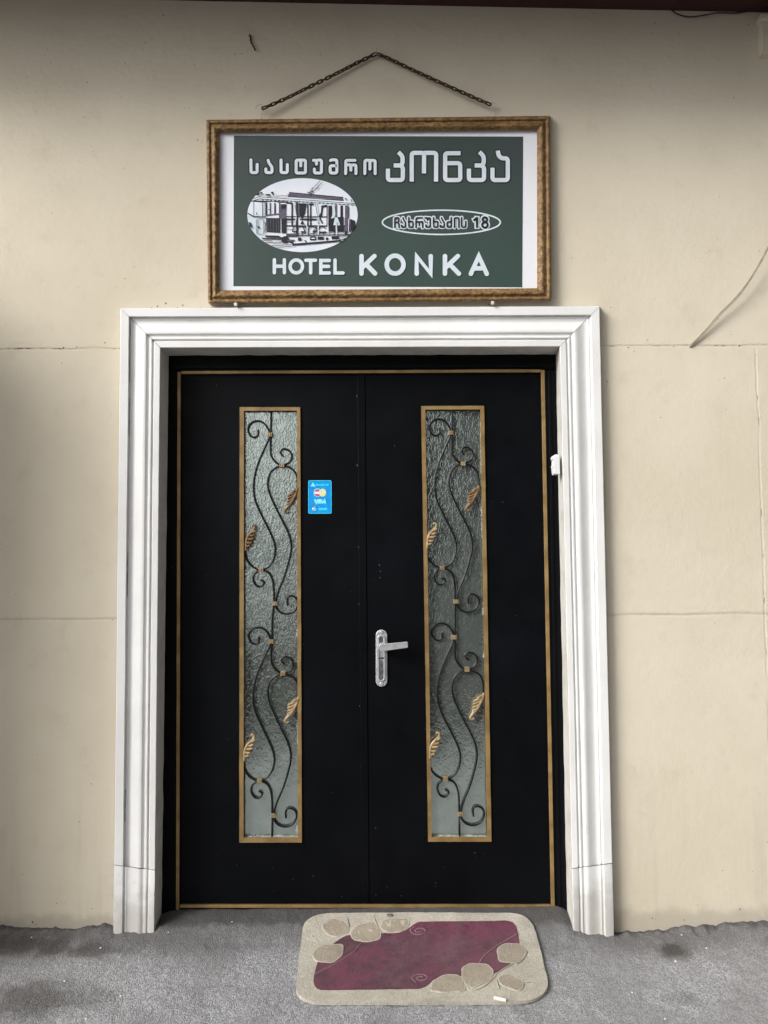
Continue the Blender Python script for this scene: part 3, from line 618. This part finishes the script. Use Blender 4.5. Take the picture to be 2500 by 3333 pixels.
letters(zf((800, 500), .2652), .2652, [
    [(63, 76), (65, 233), (140, 233), (140, 132)], [(275, 82), (285, 115), (322, 165), (322, 233), (246, 233), (246, 188)], [(433, 78), (433, 233), (510, 233), (510, 134)],
    ['c', (618, 80), (733, 80), (733, 238), (618, 238)], [(675, 85), (675, 150)], [(832, 82), (866, 82), (868, 128)], [(868, 90), (888, 78), (930, 80), (928, 238), (842, 238), (842, 190)],
    [(1040, 84), (1058, 75), (1118, 77), (1118, 238), (1036, 238), (1036, 150), (1104, 148)], [(1340, 82), (1228, 82), (1226, 245)], [(1228, 138), (1288, 136), (1290, 203)], [(1290, 142), (1352, 138), (1352, 245)],
    [(1461, 245), (1463, 82), (1524, 82), (1524, 190)], [(1524, 84), (1588, 84), (1588, 245)]], 36, 69, 22, BW)
letters(zf((1240, 470), .2652), .2652, [
    [(86, 298), (86, 437), (268, 437), (270, 288), (242, 258), (156, 258)], [(240, 264), (266, 228), (266, 145), (214, 95)],
    [(378, 456), (378, 104), (530, 104), (528, 356)], [(528, 128), (532, 104), (678, 104), (676, 456)],
    [(977, 108), (788, 108), (788, 437), (974, 437), (972, 230), (812, 230)],
    [(1080, 298), (1080, 437), (1264, 437), (1266, 288), (1238, 258), (1150, 258)], [(1236, 264), (1262, 228), (1262, 145), (1208, 92)],
    [(1433, 76), (1445, 140), (1482, 170), (1557, 172), (1557, 437), (1369, 437), (1369, 286)]], 52, 81, 34, BW, ext=13, cap='butt')
C2 = zf((1270, 690), .2049)
letters(C2, .2049, [
    [(74, 245), (74, 92), (138, 92), (136, 152), (92, 168)], [(112, 165), (140, 185), (140, 245)], [(203, 92), (215, 128), (243, 165), (243, 240), (182, 240), (182, 212)], [(296, 88), (296, 240), (362, 240), (362, 150), (302, 150)],
    [(512, 92), (412, 95), (410, 245)], [(412, 158), (462, 152), (462, 212)], [(462, 158), (516, 150), (516, 245)], [(556, 92), (590, 92), (590, 130)], [(592, 100), (635, 92), (635, 240), (568, 240), (568, 205)],
    [(690, 88), (690, 240), (757, 240), (757, 150), (697, 150)], [(815, 92), (828, 128), (858, 165), (858, 240), (797, 240), (797, 212)], [(970, 88), (970, 240), (906, 240), (906, 158), (966, 154)],
    [(1022, 245), (1022, 92), (1092, 92), (1092, 245)], [(1135, 90), (1135, 240), (1200, 240), (1200, 150)]], 25, 63, 20, WB)
letters(C2, .2049, [[(1322, 132), (1352, 118), (1372, 92)], [(1380, 82), (1380, 250)]], 36, 80, 6, WB, cap='butt', ext=18)
letters(C2, .2049, [['c'] + disc(1505, 118, 36, 34, 20), ['c'] + disc(1505, 205, 44, 42, 20)], 34, 76, 0, WB)
ow_ = MB(); ow_.stroke(disc(1436.7, 723.7, 192, 39.5, 64), 4.6, YB - .0003, closed=True)
D2 = zf((870, 810), .446)
def plain(strokes, w, fil=0):
    wh = MB()
    for st_ in strokes:
        cl = st_[0] == 'c'; wh.stroke([D2(*p) for p in (st_[1:] if cl else st_)], w * .446, YW, 'round', cl, fil=fil)
    jobs.append(('lettering', wh, M_LWH))
plain([[(52, 80), (52, 174)], [(125, 80), (125, 174)], [(52, 127), (125, 127)], ['c'] + disc(212, 128, 45, 47, 28), [(282, 83), (352, 83)], [(317, 83), (317, 175)], [(453, 85), (391, 85), (391, 176), (453, 176)], [(391, 128), (448, 128)], [(495, 82), (495, 176), (553, 176)]], 25)
plain([[(688, 53), (688, 180)], [(782, 53), (692, 138)], [(722, 112), (787, 180)], ['c'] + disc(933, 115, 61, 65, 32), [(1091, 181), (1091, 54), (1193, 181), (1193, 54)], [(1297, 53), (1297, 181)], [(1391, 53), (1301, 138)], [(1331, 112), (1398, 181)], [(1486, 182), (1544, 54), (1602, 182)], [(1510, 142), (1578, 142)]], 33)
jobs.append(('address_oval', ow_, M_LWH))
for nm, mb, mt in jobs: mb.build(nm, mt, poster)
# tram picture in its oval
M_TGREY = simple('print_grey', lin(74, 70, 88), lin(98, 92, 112), 120, .42); M_TPALE = simple('print_pale_blue', lin(196, 212, 220), lin(208, 220, 228), 60, .42); M_TINK = simple('print_dark_ink', lin(20, 18, 28), lin(12, 12, 18), 60, .42)
T = zf((780, 560), .2532); OV = disc(984.7, 700.3, 179.7, 120.3, 72)
def clip(poly):
    out = list(poly)
    for i in range(len(OV)):
        a, c = OV[i], OV[(i + 1) % len(OV)]; src, out = out, []
        side = lambda p: (c[0] - a[0]) * (p[1] - a[1]) - (c[1] - a[1]) * (p[0] - a[0])
        for j in range(len(src)):
            p, q = src[j], src[(j + 1) % len(src)]; sp_, sq = side(p), side(q)
            if sp_ >= 0: out.append(p)
            if (sp_ >= 0) != (sq >= 0): t = sp_ / (sp_ - sq); out.append((p[0] + (q[0] - p[0]) * t, p[1] + (q[1] - p[1]) * t))
        if not out: return []
    return out
tb = MB(); YT = YP - .0012
tb.sheet(OV, YT, 0)
tb.off = .0002
def tp(pts, m):
    c = clip([T(*p) for p in pts])
    if len(c) > 2: tb.off += 0; tb.sheet(c, YT, m); tb.off -= .00003
def tl(pts, w, m=2):
    w *= 1.2
    for (x0, y0), (x1, y1) in zip(pts, pts[1:]):
        d = math.hypot(x1 - x0, y1 - y0) or 1; nx, ny = -(y1 - y0) / d * w / 2, (x1 - x0) / d * w / 2; ex, ey = (x1 - x0) / d * w * .3, (y1 - y0) / d * w * .3
        tp([(x0 + nx - ex, y0 + ny - ey), (x1 + nx + ex, y1 + ny + ey), (x1 - nx + ex, y1 - ny + ey), (x0 - nx - ex, y0 - ny - ey)], m)
def tr_(x0, x1, y0, y1, m=2): tp([(x0, y0), (x1, y0 + random.uniform(-4, 4)), (x1 + random.uniform(-3, 3), y1), (x0, y1 + random.uniform(-4, 4))], m)
tp([(100, 560), (340, 590), (340, 830), (250, 860), (120, 700)], 3)
tp([(130, 330), (1500, 400), (1500, 430), (130, 375)], 3)
tp([(640, 262), (1330, 325), (1338, 365), (1180, 352), (1000, 335), (820, 325), (620, 312)], 1); tl([(640, 262), (1330, 325)], 9); tl([(620, 316), (1338, 368)], 7)
tp([(160, 365), (520, 372), (520, 398), (430, 380), (300, 392), (160, 380)], 2); tp([(520, 372), (680, 392), (672, 415), (560, 404)], 2)
tl([(160, 345), (250, 318), (530, 338), (900, 362), (1480, 405)], 6); tl([(150, 378), (255, 345), (520, 366), (900, 388), (1490, 425)], 8)
for k in range(46): x = 265 + k * 26; y = 352 + (x - 265) * .055; tp([(x, y), (x + 20, y + 1), (x + 10, y + 17)], 2 if k % 2 else 3)
for a in ((178, 184, 385, 565), (292, 299, 380, 570), (322, 328, 380, 575), (335, 353, 390, 565), (445, 463, 400, 548), (665, 686, 400, 690), (726, 750, 385, 800), (868, 884, 410, 700), (905, 922, 420, 690), (1118, 1128, 430, 700), (1140, 1188, 430, 700), (1295, 1325, 430, 690), (1400, 1408, 440, 600)): tr_(*a)
for a in ((386, 401, 395, 552), (505, 600, 372, 590), (1355, 1396, 430, 595), (1352, 1392, 590, 770), (750, 768, 400, 560), (1232, 1250, 420, 600)): tr_(*a, 1)
tr_(535, 600, 412, 470, 2); tr_(528, 598, 398, 412, 0)
tp([(765, 402), (862, 402), (838, 540), (800, 600), (772, 560)], 2); tp([(780, 670), (805, 620), (832, 672)], 2); tp([(885, 402), (955, 402), (950, 428), (890, 422)], 2)
tp([(1050, 430), (1125, 420), (1125, 445), (1072, 455), (1058, 570), (1030, 605), (1022, 560), (1045, 520)], 2); tl([(1035, 600), (1062, 655)], 14)
tl([(702, 400), (722, 560), (708, 665)], 22, 3); tl([(985, 400), (1002, 520), (1012, 655)], 22, 3); tl([(1205, 430), (1215, 540), (1190, 600)], 26, 3); tl([(1240, 600), (1225, 670)], 40, 3); tl([(1255, 590), (1280, 665)], 22, 3)
tl([(712, 420), (732, 560)], 5, 1); tl([(975, 405), (1000, 560), (1010, 660)], 6, 1); tl([(1225, 430), (1240, 560)], 6, 1)
tp([(345, 545), (510, 530), (510, 545), (345, 560)], 1)
tp([(340, 590), (520, 592), (520, 778), (345, 768)], 2); tp([(536, 598), (602, 598), (600, 785), (540, 785)], 2)
for x in (362, 398, 432, 470, 498): tl([(x, 600), (x + 3, 765)], 6, 1)
for y0, x0, x1, w in ((572, 600, 1120, 9), (606, 600, 712, 17), (606, 780, 985, 17), (690, 600, 1350, 11), (640, 600, 720, 4), (735, 600, 720, 4)): tl([(x0, y0), (x1, y0 + 2)], w)
tp([(1140, 602), (1222, 588), (1200, 695), (1140, 695)], 2); tp([(1258, 580), (1335, 575), (1335, 680), (1290, 668)], 2); tp([(1250, 690), (1345, 682), (1342, 765), (1252, 762)], 2); tp([(1138, 705), (1225, 695), (1230, 765), (1140, 760)], 2); tp([(1410, 600), (1480, 622), (1492, 720), (1425, 765), (1405, 762)], 2); tl([(1418, 610), (1430, 760)], 6, 1)
for pts in ([(745, 762), (748, 712), (800, 695), (850, 710), (862, 762)], [(885, 762), (890, 712), (950, 700), (990, 720), (996, 752)], [(1010, 772), (1022, 715), (1070, 700), (1112, 730)], [(680, 760), (690, 710), (720, 700)], [(810, 700), (840, 765)], [(1000, 700), (945, 762)]): tl(pts, 9)
tl([(680, 762), (740, 768)], 14); tl([(790, 768), (860, 770)], 14); tl([(945, 765), (995, 755)], 14); tl([(1030, 772), (1110, 768)], 12)
tr_(600, 740, 790, 830, 1); tp([(330, 812), (505, 818), (505, 842), (330, 835)], 2); tl([(290, 852), (530, 862)], 12); tl([(600, 822), (1420, 800)], 9); tl([(600, 800), (1420, 768)], 6)
tp([T_ for T_ in disc(585, 868, 52, 46, 14)], 2); tl([(500, 830), (680, 910)], 16); tl([(620, 880), (700, 880)], 20, 1)
tl([(690, 932), (1000, 908), (1300, 878)], 17); tl([(690, 900), (690, 940)], 12); tp([(690, 900), (1200, 868), (1280, 860), (1280, 872), (700, 916)], 0)
for a in ((750, 792, 842, 885), (905, 982, 828, 878), (1005, 1080, 832, 872), (1110, 1140, 840, 880), (1185, 1275, 825, 868), (1350, 1380, 760, 800)): tr_(*a)
tl([(840, 880), (860, 900)], 12); tl([(925, 852), (965, 852)], 12, 0); tl([(1270, 880), (1420, 838)], 10); tl([(1180, 840), (1400, 812)], 8)
for x in (745, 800, 875, 945, 1010, 1075, 1140, 1220): tl([(x, 770), (x + 2, 812)], 8)
for x in (865, 1010, 1135, 1245): tl([(x, 690), (x + 3, 800)], 12, 3)
tl([(410, 945), (560, 938), (690, 930)], 6); tl([(340, 908), (560, 895)], 6); tl([(480, 972), (700, 948)], 5); tl([(430, 920), (600, 902)], 4, 1); tl([(300, 880), (420, 884)], 6)
tl([(105, 528), (175, 568), (340, 578)], 10); tl([(215, 612), (218, 795)], 6, 1); tl([(232, 612), (240, 602), (300, 605), (308, 620), (308, 790), (300, 802), (240, 798), (230, 780), (232, 612)], 5, 1)
tp(disc(245, 708, 15, 13, 10), 2); tp([(118, 640), (150, 655), (158, 725), (130, 700)], 2); tl([(310, 640), (330, 660), (325, 775)], 9); tl([(218, 520), (218, 545)], 8); tl([(365, 480), (400, 485)], 5)
tl([(895, 262), (945, 238), (920, 275), (870, 258)], 8); tl([(905, 245), (1035, 115)], 6, 1); tl([(950, 252), (1062, 130)], 5, 1); tp(disc(935, 210, 10, 9, 8), 2); tp(disc(990, 212, 8, 8, 8), 2); tp(disc(1006, 194, 8, 8, 8), 2)
tp([(398, 258), (435, 250), (438, 300), (420, 290)], 2); tp([(330, 284), (395, 282), (398, 302), (332, 300)], 2); tp([(438, 270), (495, 300), (450, 306)], 3); tp([(200, 300), (225, 272), (290, 252), (296, 295), (270, 270), (240, 300)], 2)
tp([(1345, 335), (1375, 338), (1372, 365)], 2); tl([(1432, 350), (1438, 380)], 9); tl([(500, 300), (600, 305), (640, 280)], 5)
tb.build('tram_picture', [M_PWH, M_TGREY, M_TINK, M_TPALE], poster, recalc=False)
# screw hooks on the top rail
M_WIRE = simple('pale_wire', (.55, .51, .44, 1), (.4, .36, .3, 1), 60, .45, .4)
for cx, cy, bx, by in ((845, 353, 850.5, 388), (1606, 347, 1611.5, 382)):
    b = MB(); sgn = 1; pts = [(cx + 13 * math.cos(a), cy - 13 * math.sin(a)) for a in [R(k) for k in (range(185, -75, -20) if cx < 1000 else range(-5, 256, 20))]]
    path = [P(x, y, -.022) for x, y in pts] + [P(bx, cy + 21, -.022), P(bx, by, -.022)]
    b.tube([Vector(p) for p in path], .0016, 7); b.build('hook', M_WIRE, sign, smooth=True)
adopt(sign)

# two screws carry the sign from below
M_NAIL = simple('white_plug', (.75, .74, .70, 1), (.55, .52, .46, 1), 60, .5); M_STEEL = simple('nail_steel', (.10, .08, .07, 1), (.2, .17, .14, 1), 60, .4, .6)
for (x, y), lb in (((767, 990), 'white headed screw in the wall under the left end of the framed sign'), ((1604, 985), 'white headed screw in the wall under the right end of the framed sign')):
    c = P(x, y, -.05); r = tag(empty('wall_screw', (c.x, 0, c.z)), lb, 'screw', 'screws carrying the framed sign')
    b = MB(); b.tube([c, c + Vector((0, .001, 0)), c + Vector((0, .006, 0))], [.0035, .0068, .0062], 14); b.build('screw_head', M_NAIL, r, smooth=False)
    b = MB(); b.tube([c + Vector((0, .005, 0)), Vector((c.x, .012, c.z + .002))], .0032, 9); b.build('shank', M_STEEL, r); adopt(r)

# ---------------------------------------------------------------- chain
M_CHAIN = simple('rusty_chain', (.045, .028, .016, 1), (.085, .048, .024, 1), 90, .6, .5, .3, 200)
K = zf((780, 130), .5425)
chain = tag(empty('hanging_chain', P(*K(820, 80), -.02)), 'rusty link chain holding the framed sign from a wall nail', 'chain')
def links(pts, y0, y1, rolls):
    q = crom([Vector((*p, 0)) for p in pts], 30); path = [P(*K(p.x, p.y), y0 + (y1 - y0) * i / len(q)) for i, p in enumerate(q)]
    cum = [0]
    for a, c in zip(path, path[1:]): cum.append(cum[-1] + (c - a).length)
    n = rolls; pitch = cum[-1] / n
    def at(s):
        for i in range(len(cum) - 1):
            if s <= cum[i + 1]: return path[i] + (path[i + 1] - path[i]) * ((s - cum[i]) / (cum[i + 1] - cum[i]))
        return path[-1]
    for k in range(n):
        c = at((k + .5) * pitch); t = (at((k + .9) * pitch) - at((k + .1) * pitch)).normalized()
        roll = (0 if k % 2 == 0 else math.pi / 2) + twist(k / n) + random.uniform(-.12, .12)
        nrm = Vector((0, -1, 0)); sd_ = t.cross(nrm).normalized(); u = sd_ * math.cos(roll) + nrm * math.sin(roll)
        hl, hw, rw = pitch * .5, .0049, .0027; loop = []
        for i in range(7): a = -math.pi / 2 + math.pi * i / 6; loop.append(c + t * (hl - .0012 + hw * .8 * math.cos(a)) + u * hw * math.sin(a))
        for i in range(7): a = math.pi / 2 + math.pi * i / 6; loop.append(c + t * (-hl + .0012 + hw * .8 * math.cos(a)) + u * hw * math.sin(a))
        b = MB(); b.tube(loop, rw, 7, closed=True); b.build('link', M_CHAIN, chain, smooth=True)
twist = lambda f: 0
TW = lambda f: .8 * math.exp(-((f - .48) / .17) ** 2)
twist = TW; links([(138, 412), (280, 350), (400, 291), (560, 212), (700, 140), (816, 84)], -.026, -.012, 27)
twist = lambda f: 0; links([(826, 84), (880, 105), (1050, 185), (1265, 283), (1504, 388)], -.012, -.026, 27)
adopt(chain)
b = MB(); p0 = P(*K(820, 84), .01); p1 = P(*K(820, 80), -.018); p2 = P(*K(820, 46), -.024)
b.tube(crom([p0, p1 + Vector((0, 0, -.002)), p1.lerp(p2, .4), p2], 5), .0020, 8)
tag(b.build('hook_nail', M_WIRE, smooth=True), 'bent nail in the wall at the peak of the rusty chain', 'nail')
b = MB(); f = zf((0, 0), .5425); b.tube(crom([P(*f(1496, 210), .004), P(*f(1502, 220), -.006), P(*f(1506, 250), -.010), P(*f(1520, 276), -.011), P(*f(1531, 300), -.012)], 5), [.0030 * (1 + .35 * math.sin(i * 1.7)) for i in range(21)], 7)
tag(b.build('rusty_wire', M_CHAIN, smooth=True), 'short bent rusty wire end sticking out of the wall, left of the chain', 'wire')

# ---------------------------------------------------------------- cables
M_CABLE = simple('dusty_cable', (.30, .26, .19, 1), (.22, .185, .13, 1), 40, .6); M_BCABLE = simple('black_cable', (.015, .013, .012, 1), (.03, .027, .022, 1), 40, .5)
f = zf((1900, 750), .3617)
cab = tag(empty('wall_cable', P(*f(955, 1040), 0)), 'thin twin strand cable curving out of the wall joint at right', 'cable')
cp = [(952, 1042, .006), (965, 1030, -.004), (1090, 902, -.010), (1220, 752, -.018), (1380, 590, -.026), (1500, 430, -.034), (1600, 262, -.040), (1659, 142, -.043), (1760, -80, -.045), (1850, -320, -.04), (1900, -600, -.02), (1910, -760, .01)]
for dx, dy, r in ((0, 0, .0022), (13, 9, .0018)):
    q = crom([Vector((x + dx * math.sin(min(1, i / 3) * 1.6) * (1 if i < 5 else .5), y + dy * .6, yy * 1000)) for i, (x, y, yy) in enumerate(cp)], 8)
    b = MB(); b.tube([P(*f(p.x, p.y), p.z / 1000 - (.002 if dx else 0)) for p in q], r, 8); b.build('cable_strand', M_CABLE, cab, smooth=True)
adopt(cab)
f = zf((1800, 0), .4219); q = crom([Vector((*p, 0)) for p in [(905, 62), (925, 85), (970, 112), (1050, 130), (1150, 120), (1250, 101), (1320, 99), (1400, 100), (1480, 92), (1560, 78), (1640, 70)]], 7)
b = MB(); b.tube([P(*f(p.x, p.y), -.012) for p in q], .0026, 8); tag(b.build('eave_cable', M_BCABLE, smooth=True), 'black cable sagging below the maroon eave', 'cable')

# ---------------------------------------------------------------- door sensor
f = zf((1750, 1440), .0904); M_PLAS = simple('white_plastic', (.80, .82, .82, 1), (.74, .76, .76, 1), 30, .3)
sen = tag(empty('door_sensor', P(*f(700, 1150), 0)), 'small white plastic door sensor on the right side of the surround', 'sensor')
b = MB(); b.prism([f(*p) for p in [(552, 520), (575, 470), (640, 432), (795, 430), (800, 700), (815, 1140), (640, 1140), (600, 1120), (575, 900), (555, 840), (585, 780), (590, 610), (560, 600)]], -.030, .010); b.build('sensor_body', M_PLAS, sen, bevel=.0015)
b = MB(); b.prism([f(*p) for p in [(560, 890), (592, 895), (618, 1130), (590, 1160)]], -.022, .010); b.build('sensor_clip', M_PLAS, sen, bevel=.001)
adopt(sen)

# ---------------------------------------------------------------- doormat
M_CREAM = mat_pile('cream_pile', (.63, .585, .495, 1), (.54, .495, .415, 1), (.38, .345, .285, 1)); M_MAROON = mat_pile('maroon_pile', (.165, .030, .066, 1), (.070, .017, .032, 1), (.20, .085, .115, 1))
M_STONE = mat_pile('beige_pile', (.47, .40, .31, 1), (.40, .335, .26, 1), (.34, .285, .22, 1)); M_STEM = mat_pile('pink_pile', (.33, .18, .21, 1), (.28, .14, .175, 1), (.25, .13, .16, 1)); M_RIM = mat_pile('light_cream_pile', (.66, .62, .51, 1), (.58, .55, .45, 1), (.48, .45, .37, 1))
f = zf((940, 2940), .5304)
def pile(name, pts, off, mat, parent, th=.004, k=0):
    if k: pts = [tuple(p) for p in fillet([Vector(p) for p in pts], k, True, 3)]
    w = [G(*f(*p), .008) for p in pts]
    bm = bmesh.new(); vs = [bm.verts.new((p.x, p.y, 0)) for p in w]; fc = bm.faces.new(vs); bmesh.ops.triangulate(bm, faces=[fc])
    x0, x1 = min(p.x for p in w), max(p.x for p in w); y0, y1 = min(p.y for p in w), max(p.y for p in w)
    st_ = .008
    y = y0 + st_
    while y < y1: bmesh.ops.bisect_plane(bm, geom=bm.verts[:] + bm.edges[:] + bm.faces[:], plane_co=(0, y, 0), plane_no=(0, 1, 0)); y += st_
    x = x0 + .01
    while x < x1: bmesh.ops.bisect_plane(bm, geom=bm.verts[:] + bm.edges[:] + bm.faces[:], plane_co=(x, 0, 0), plane_no=(1, 0, 0)); x += .010
    bmesh.ops.remove_doubles(bm, verts=bm.verts, dist=1e-5)
    ex = bmesh.ops.extrude_face_region(bm, geom=bm.faces[:]); top = [g for g in ex['geom'] if isinstance(g, bmesh.types.BMVert)]; ts = set(top)
    for v_ in bm.verts:
        edge = noise.noise(Vector((v_.co.x * 40, v_.co.y * 40, off * 900))) * .0014 + noise.noise(Vector((v_.co.x * 170, v_.co.y * 170, off * 700))) * .0011
        v_.co.z = ground0(v_.co.x, v_.co.y) + off + (th if v_ in ts else -.004) + noise.noise(Vector((v_.co.x * 7, v_.co.y * 7, 2))) * .0015 + noise.noise(Vector((v_.co.x * 210, v_.co.y * 210, 5))) * .0007
        v_.co.x += edge; v_.co.y += edge
    bmesh.ops.recalc_face_normals(bm, faces=bm.faces)
    me = bpy.data.meshes.new(name); bm.to_mesh(me); bm.free(); me.materials.append(mat)
    o = bpy.data.objects.new(name, me); C.objects.link(o)
    if parent: o.parent = parent
    return o
mat_ = pile('doormat', [(240, 66), (700, 62), (1370, 65), (1440, 80), (1490, 120), (1520, 190), (1555, 335), (1590, 480), (1590, 520), (1560, 570), (1490, 600), (1400, 612), (800, 615), (190, 614), (130, 605), (70, 580), (45, 545), (45, 510), (66, 325), (88, 140), (110, 110), (160, 80)], .006, M_CREAM, None, .0056, 30)
tag(mat_, 'cream and burgundy doormat with beige petal motifs, lying before the door', 'doormat')
pile('burgundy_field', [(790, 122), (1340, 115), (1385, 130), (1405, 180), (1418, 262), (1400, 330), (1370, 372), (1270, 440), (1160, 450), (1055, 455), (955, 450), (885, 475), (858, 510), (808, 535), (185, 540), (155, 512), (150, 480), (172, 378), (220, 300), (272, 258), (330, 218), (372, 200), (470, 235), (570, 192), (640, 195), (700, 185), (742, 158)], .0106, M_MAROON, mat_, .003, 30)
for pts in ([(195, 150), (268, 98), (355, 125), (374, 182), (300, 217), (238, 206)], [(370, 190), (420, 145), (522, 118), (565, 180), (566, 232), (482, 252), (388, 236)], [(562, 128), (600, 106), (742, 103), (737, 150), (690, 186), (622, 196), (563, 170)], [(138, 320), (190, 268), (332, 258), (332, 330), (270, 381), (163, 371)],
            [(1273, 290), (1320, 256), (1430, 260), (1462, 300), (1440, 347), (1380, 379), (1288, 371)], [(1057, 408), (1110, 378), (1220, 383), (1263, 430), (1240, 482), (1120, 537), (1060, 482)], [(863, 547), (880, 488), (950, 448), (1042, 448), (1082, 490), (1087, 547), (960, 560)], [(1278, 470), (1330, 438), (1442, 490), (1442, 532), (1410, 554), (1298, 512)]):
    cx, cy = sum(p[0] for p in pts) / len(pts), sum(p[1] for p in pts) / len(pts)
    q = fillet([Vector(p) for p in pts], 22, True, 4); rim = [tuple(Vector((cx, cy)) + (p - Vector((cx, cy))) * 1.0) for p in q]; inn = [tuple(Vector((cx, cy)) + (p - Vector((cx, cy))) * .93) for p in q]
    pm = pile('petal_motif', rim, .0119, M_RIM, mat_, .0022); pile('petal_face', inn, .0127, M_STONE, pm, .0019)
def matline(name, pts, r, mat):
    b = MB(); q = crom([Vector((*p, 0)) for p in pts], 5); path = []
    for p in q: w = G(*f(p.x, p.y), .010); path.append(Vector((w.x, w.y, ground0(w.x, w.y) + .0136)))
    b.tube(path, r, 6); return b.build(name, mat, mat_, smooth=True)
matline('stem_motif', [(450, 250), (395, 308), (330, 350), (250, 398), (162, 440)], .0028, M_STEM); matline('stem_motif', [(1405, 195), (1340, 230), (1260, 280), (1200, 330), (1170, 372)], .0028, M_STEM); matline('stem_motif', [(340, 262), (335, 300)], .0024, M_STEM)
for cx, cy, s0 in ((800, 176, 1), (810, 466, -1)):
    matline('swirl_motif', [(cx + (10 + a * 4.6) * math.cos(a) , cy + s0 * (5 + a * 2.2) * math.sin(a)) for a in [k * .5 for k in range(1, 22)]], .0022, M_STEM)
for pts in ([(1080, 490), (1115, 540), (1190, 520), (1262, 462), (1275, 440), (1375, 375), (1400, 378), (1440, 345), (1462, 305)], [(1275, 480), (1290, 530)], [(1440, 490), (1480, 490)], [(520, 95), (545, 150), (568, 190)], [(355, 95), (370, 150)]):
    matline('seam_motif', pts, .0018, M_RIM)

# ---------------------------------------------------------------- litter
M_PAPER = simple('white_paper', (.78, .74, .70, 1), (.70, .64, .58, 1), 60, .7)
a, c = G(*f(1260, 612)), G(*f(1334, 628)); a.z = ground0(a.x, a.y) + .0165; c.z = ground0(c.x, c.y) + .0150
b = MB(); b.tube([a, a.lerp(c, .7), a.lerp(c, .71), c], [.0052, .0052, .0048, .0048], 12); tag(b.build('cigarette_butt', M_PAPER), 'short white cigarette end lying against the near edge of the doormat', 'litter')
M_SCRAP = simple('grey_lump', (.10, .10, .10, 1), (.16, .16, .16, 1), 60, .9)
def lump(name, p, r, mat, sq=.6):
    bm = bmesh.new(); bmesh.ops.create_icosphere(bm, subdivisions=2, radius=r)
    for v_ in bm.verts: v_.co *= 1 + .45 * noise.noise(v_.co / r * 1.3 + Vector((p.x * 50, p.y * 50, 0))); v_.co.z *= sq
    me = bpy.data.meshes.new(name); bm.to_mesh(me); bm.free(); me.materials.append(mat); o = bpy.data.objects.new(name, me); C.objects.link(o); o.location = p; return o
w = G(*f(622, 72), .0145); o = lump('gum_lump', w, .007, M_SCRAP, .5); o.scale = (1.6, 1, 1); tag(o, 'small dark grey lump on the far edge of the doormat', 'litter')
f = zf((0, 2500), .5425); f2 = zf((1600, 2600), .5425)
for px in [f(190, 1017), f(604, 1076), f(388, 1279), f(724, 1364), f(1393, 925), f(515, 1510), f(1010, 985), f(715, 1135), f2(1105, 978), f2(843, 1165), f2(1140, 818), f2(1042, 1322), f2(1290, 900)]:
    w = G(*px); w.z = ground(w.x, w.y) + .0015; tag(lump('paint_chip', w, random.uniform(.0022, .0038), M_PAPER), 'tiny white chip lying on the grey asphalt', 'litter', 'white chips scattered on the asphalt')
M_GRIT = simple('dark_grit', (.05, .045, .04, 1), (.11, .10, .09, 1), 90, .9)
b = MB()

# ---------------------------------------------------------------- unseen: the street, plus a pillar and low wall added for shade and reflection
b = MB(); b.box((-2.75, -.62, -.1), (-1.92, -.2, 2.6)); tag(b.build('shade_pillar', M_WALL, bevel=.01), 'unseen cream square pillar added left of the door to shade the wall', 'pillar')  # made-up occluder, added to cast the dark band on the wall's left edge
M_FAR = simple('far_wall', (.075, .07, .068, 1), (.05, .047, .046, 1), 2, .9); M_DK = simple('dark_window', (.015, .017, .02, 1), (.03, .03, .035, 1), 2, .2); M_LOW = simple('reflection_wall_dark', (.07, .058, .05, 1), (.05, .042, .038, 1), 4, .9); M_ROOF = simple('roof_tile', (.15, .07, .05, 1), (.10, .05, .035, 1), 6, .8)
far = tag(empty('house_opposite', (6, -11, 0)), 'grey house on the far side of the street, seen only in the door glass', 'house')
b = MB(); b.box((-.6, -18, -.3), (13, -11, 6.2)); b.build('wall', M_FAR, far)
b = MB(); b.add([(-1, -18.4, 6.2), (13.4, -18.4, 6.2), (13.4, -10.6, 6.2), (-1, -10.6, 6.2), (-1, -14.5, 8), (13.4, -14.5, 8)], [(0, 1, 5, 4), (2, 3, 4, 5), (0, 4, 3), (1, 2, 5), (3, 2, 1, 0)]); b.build('roof', M_ROOF, far)
for x in (.6, 3.2, 5.8, 8.4):
    for z in (1, 4): b = MB(); b.box((x, -10.99, z), (x + 1.1, -10.95, z + 1.4)); b.build('window', M_DK, far)
adopt(far)
b = MB(); b.box((-6, -3.6, -.2), (2.6, -3.35, .58)); b.box((-6.05, -3.65, .58), (2.65, -3.3, .64)); tag(b.build('reflection_wall', M_LOW), 'low dark wall added out of view to darken the reflection in the door glass', 'wall')  # made-up piece, added to put a low dark reflection in the panes
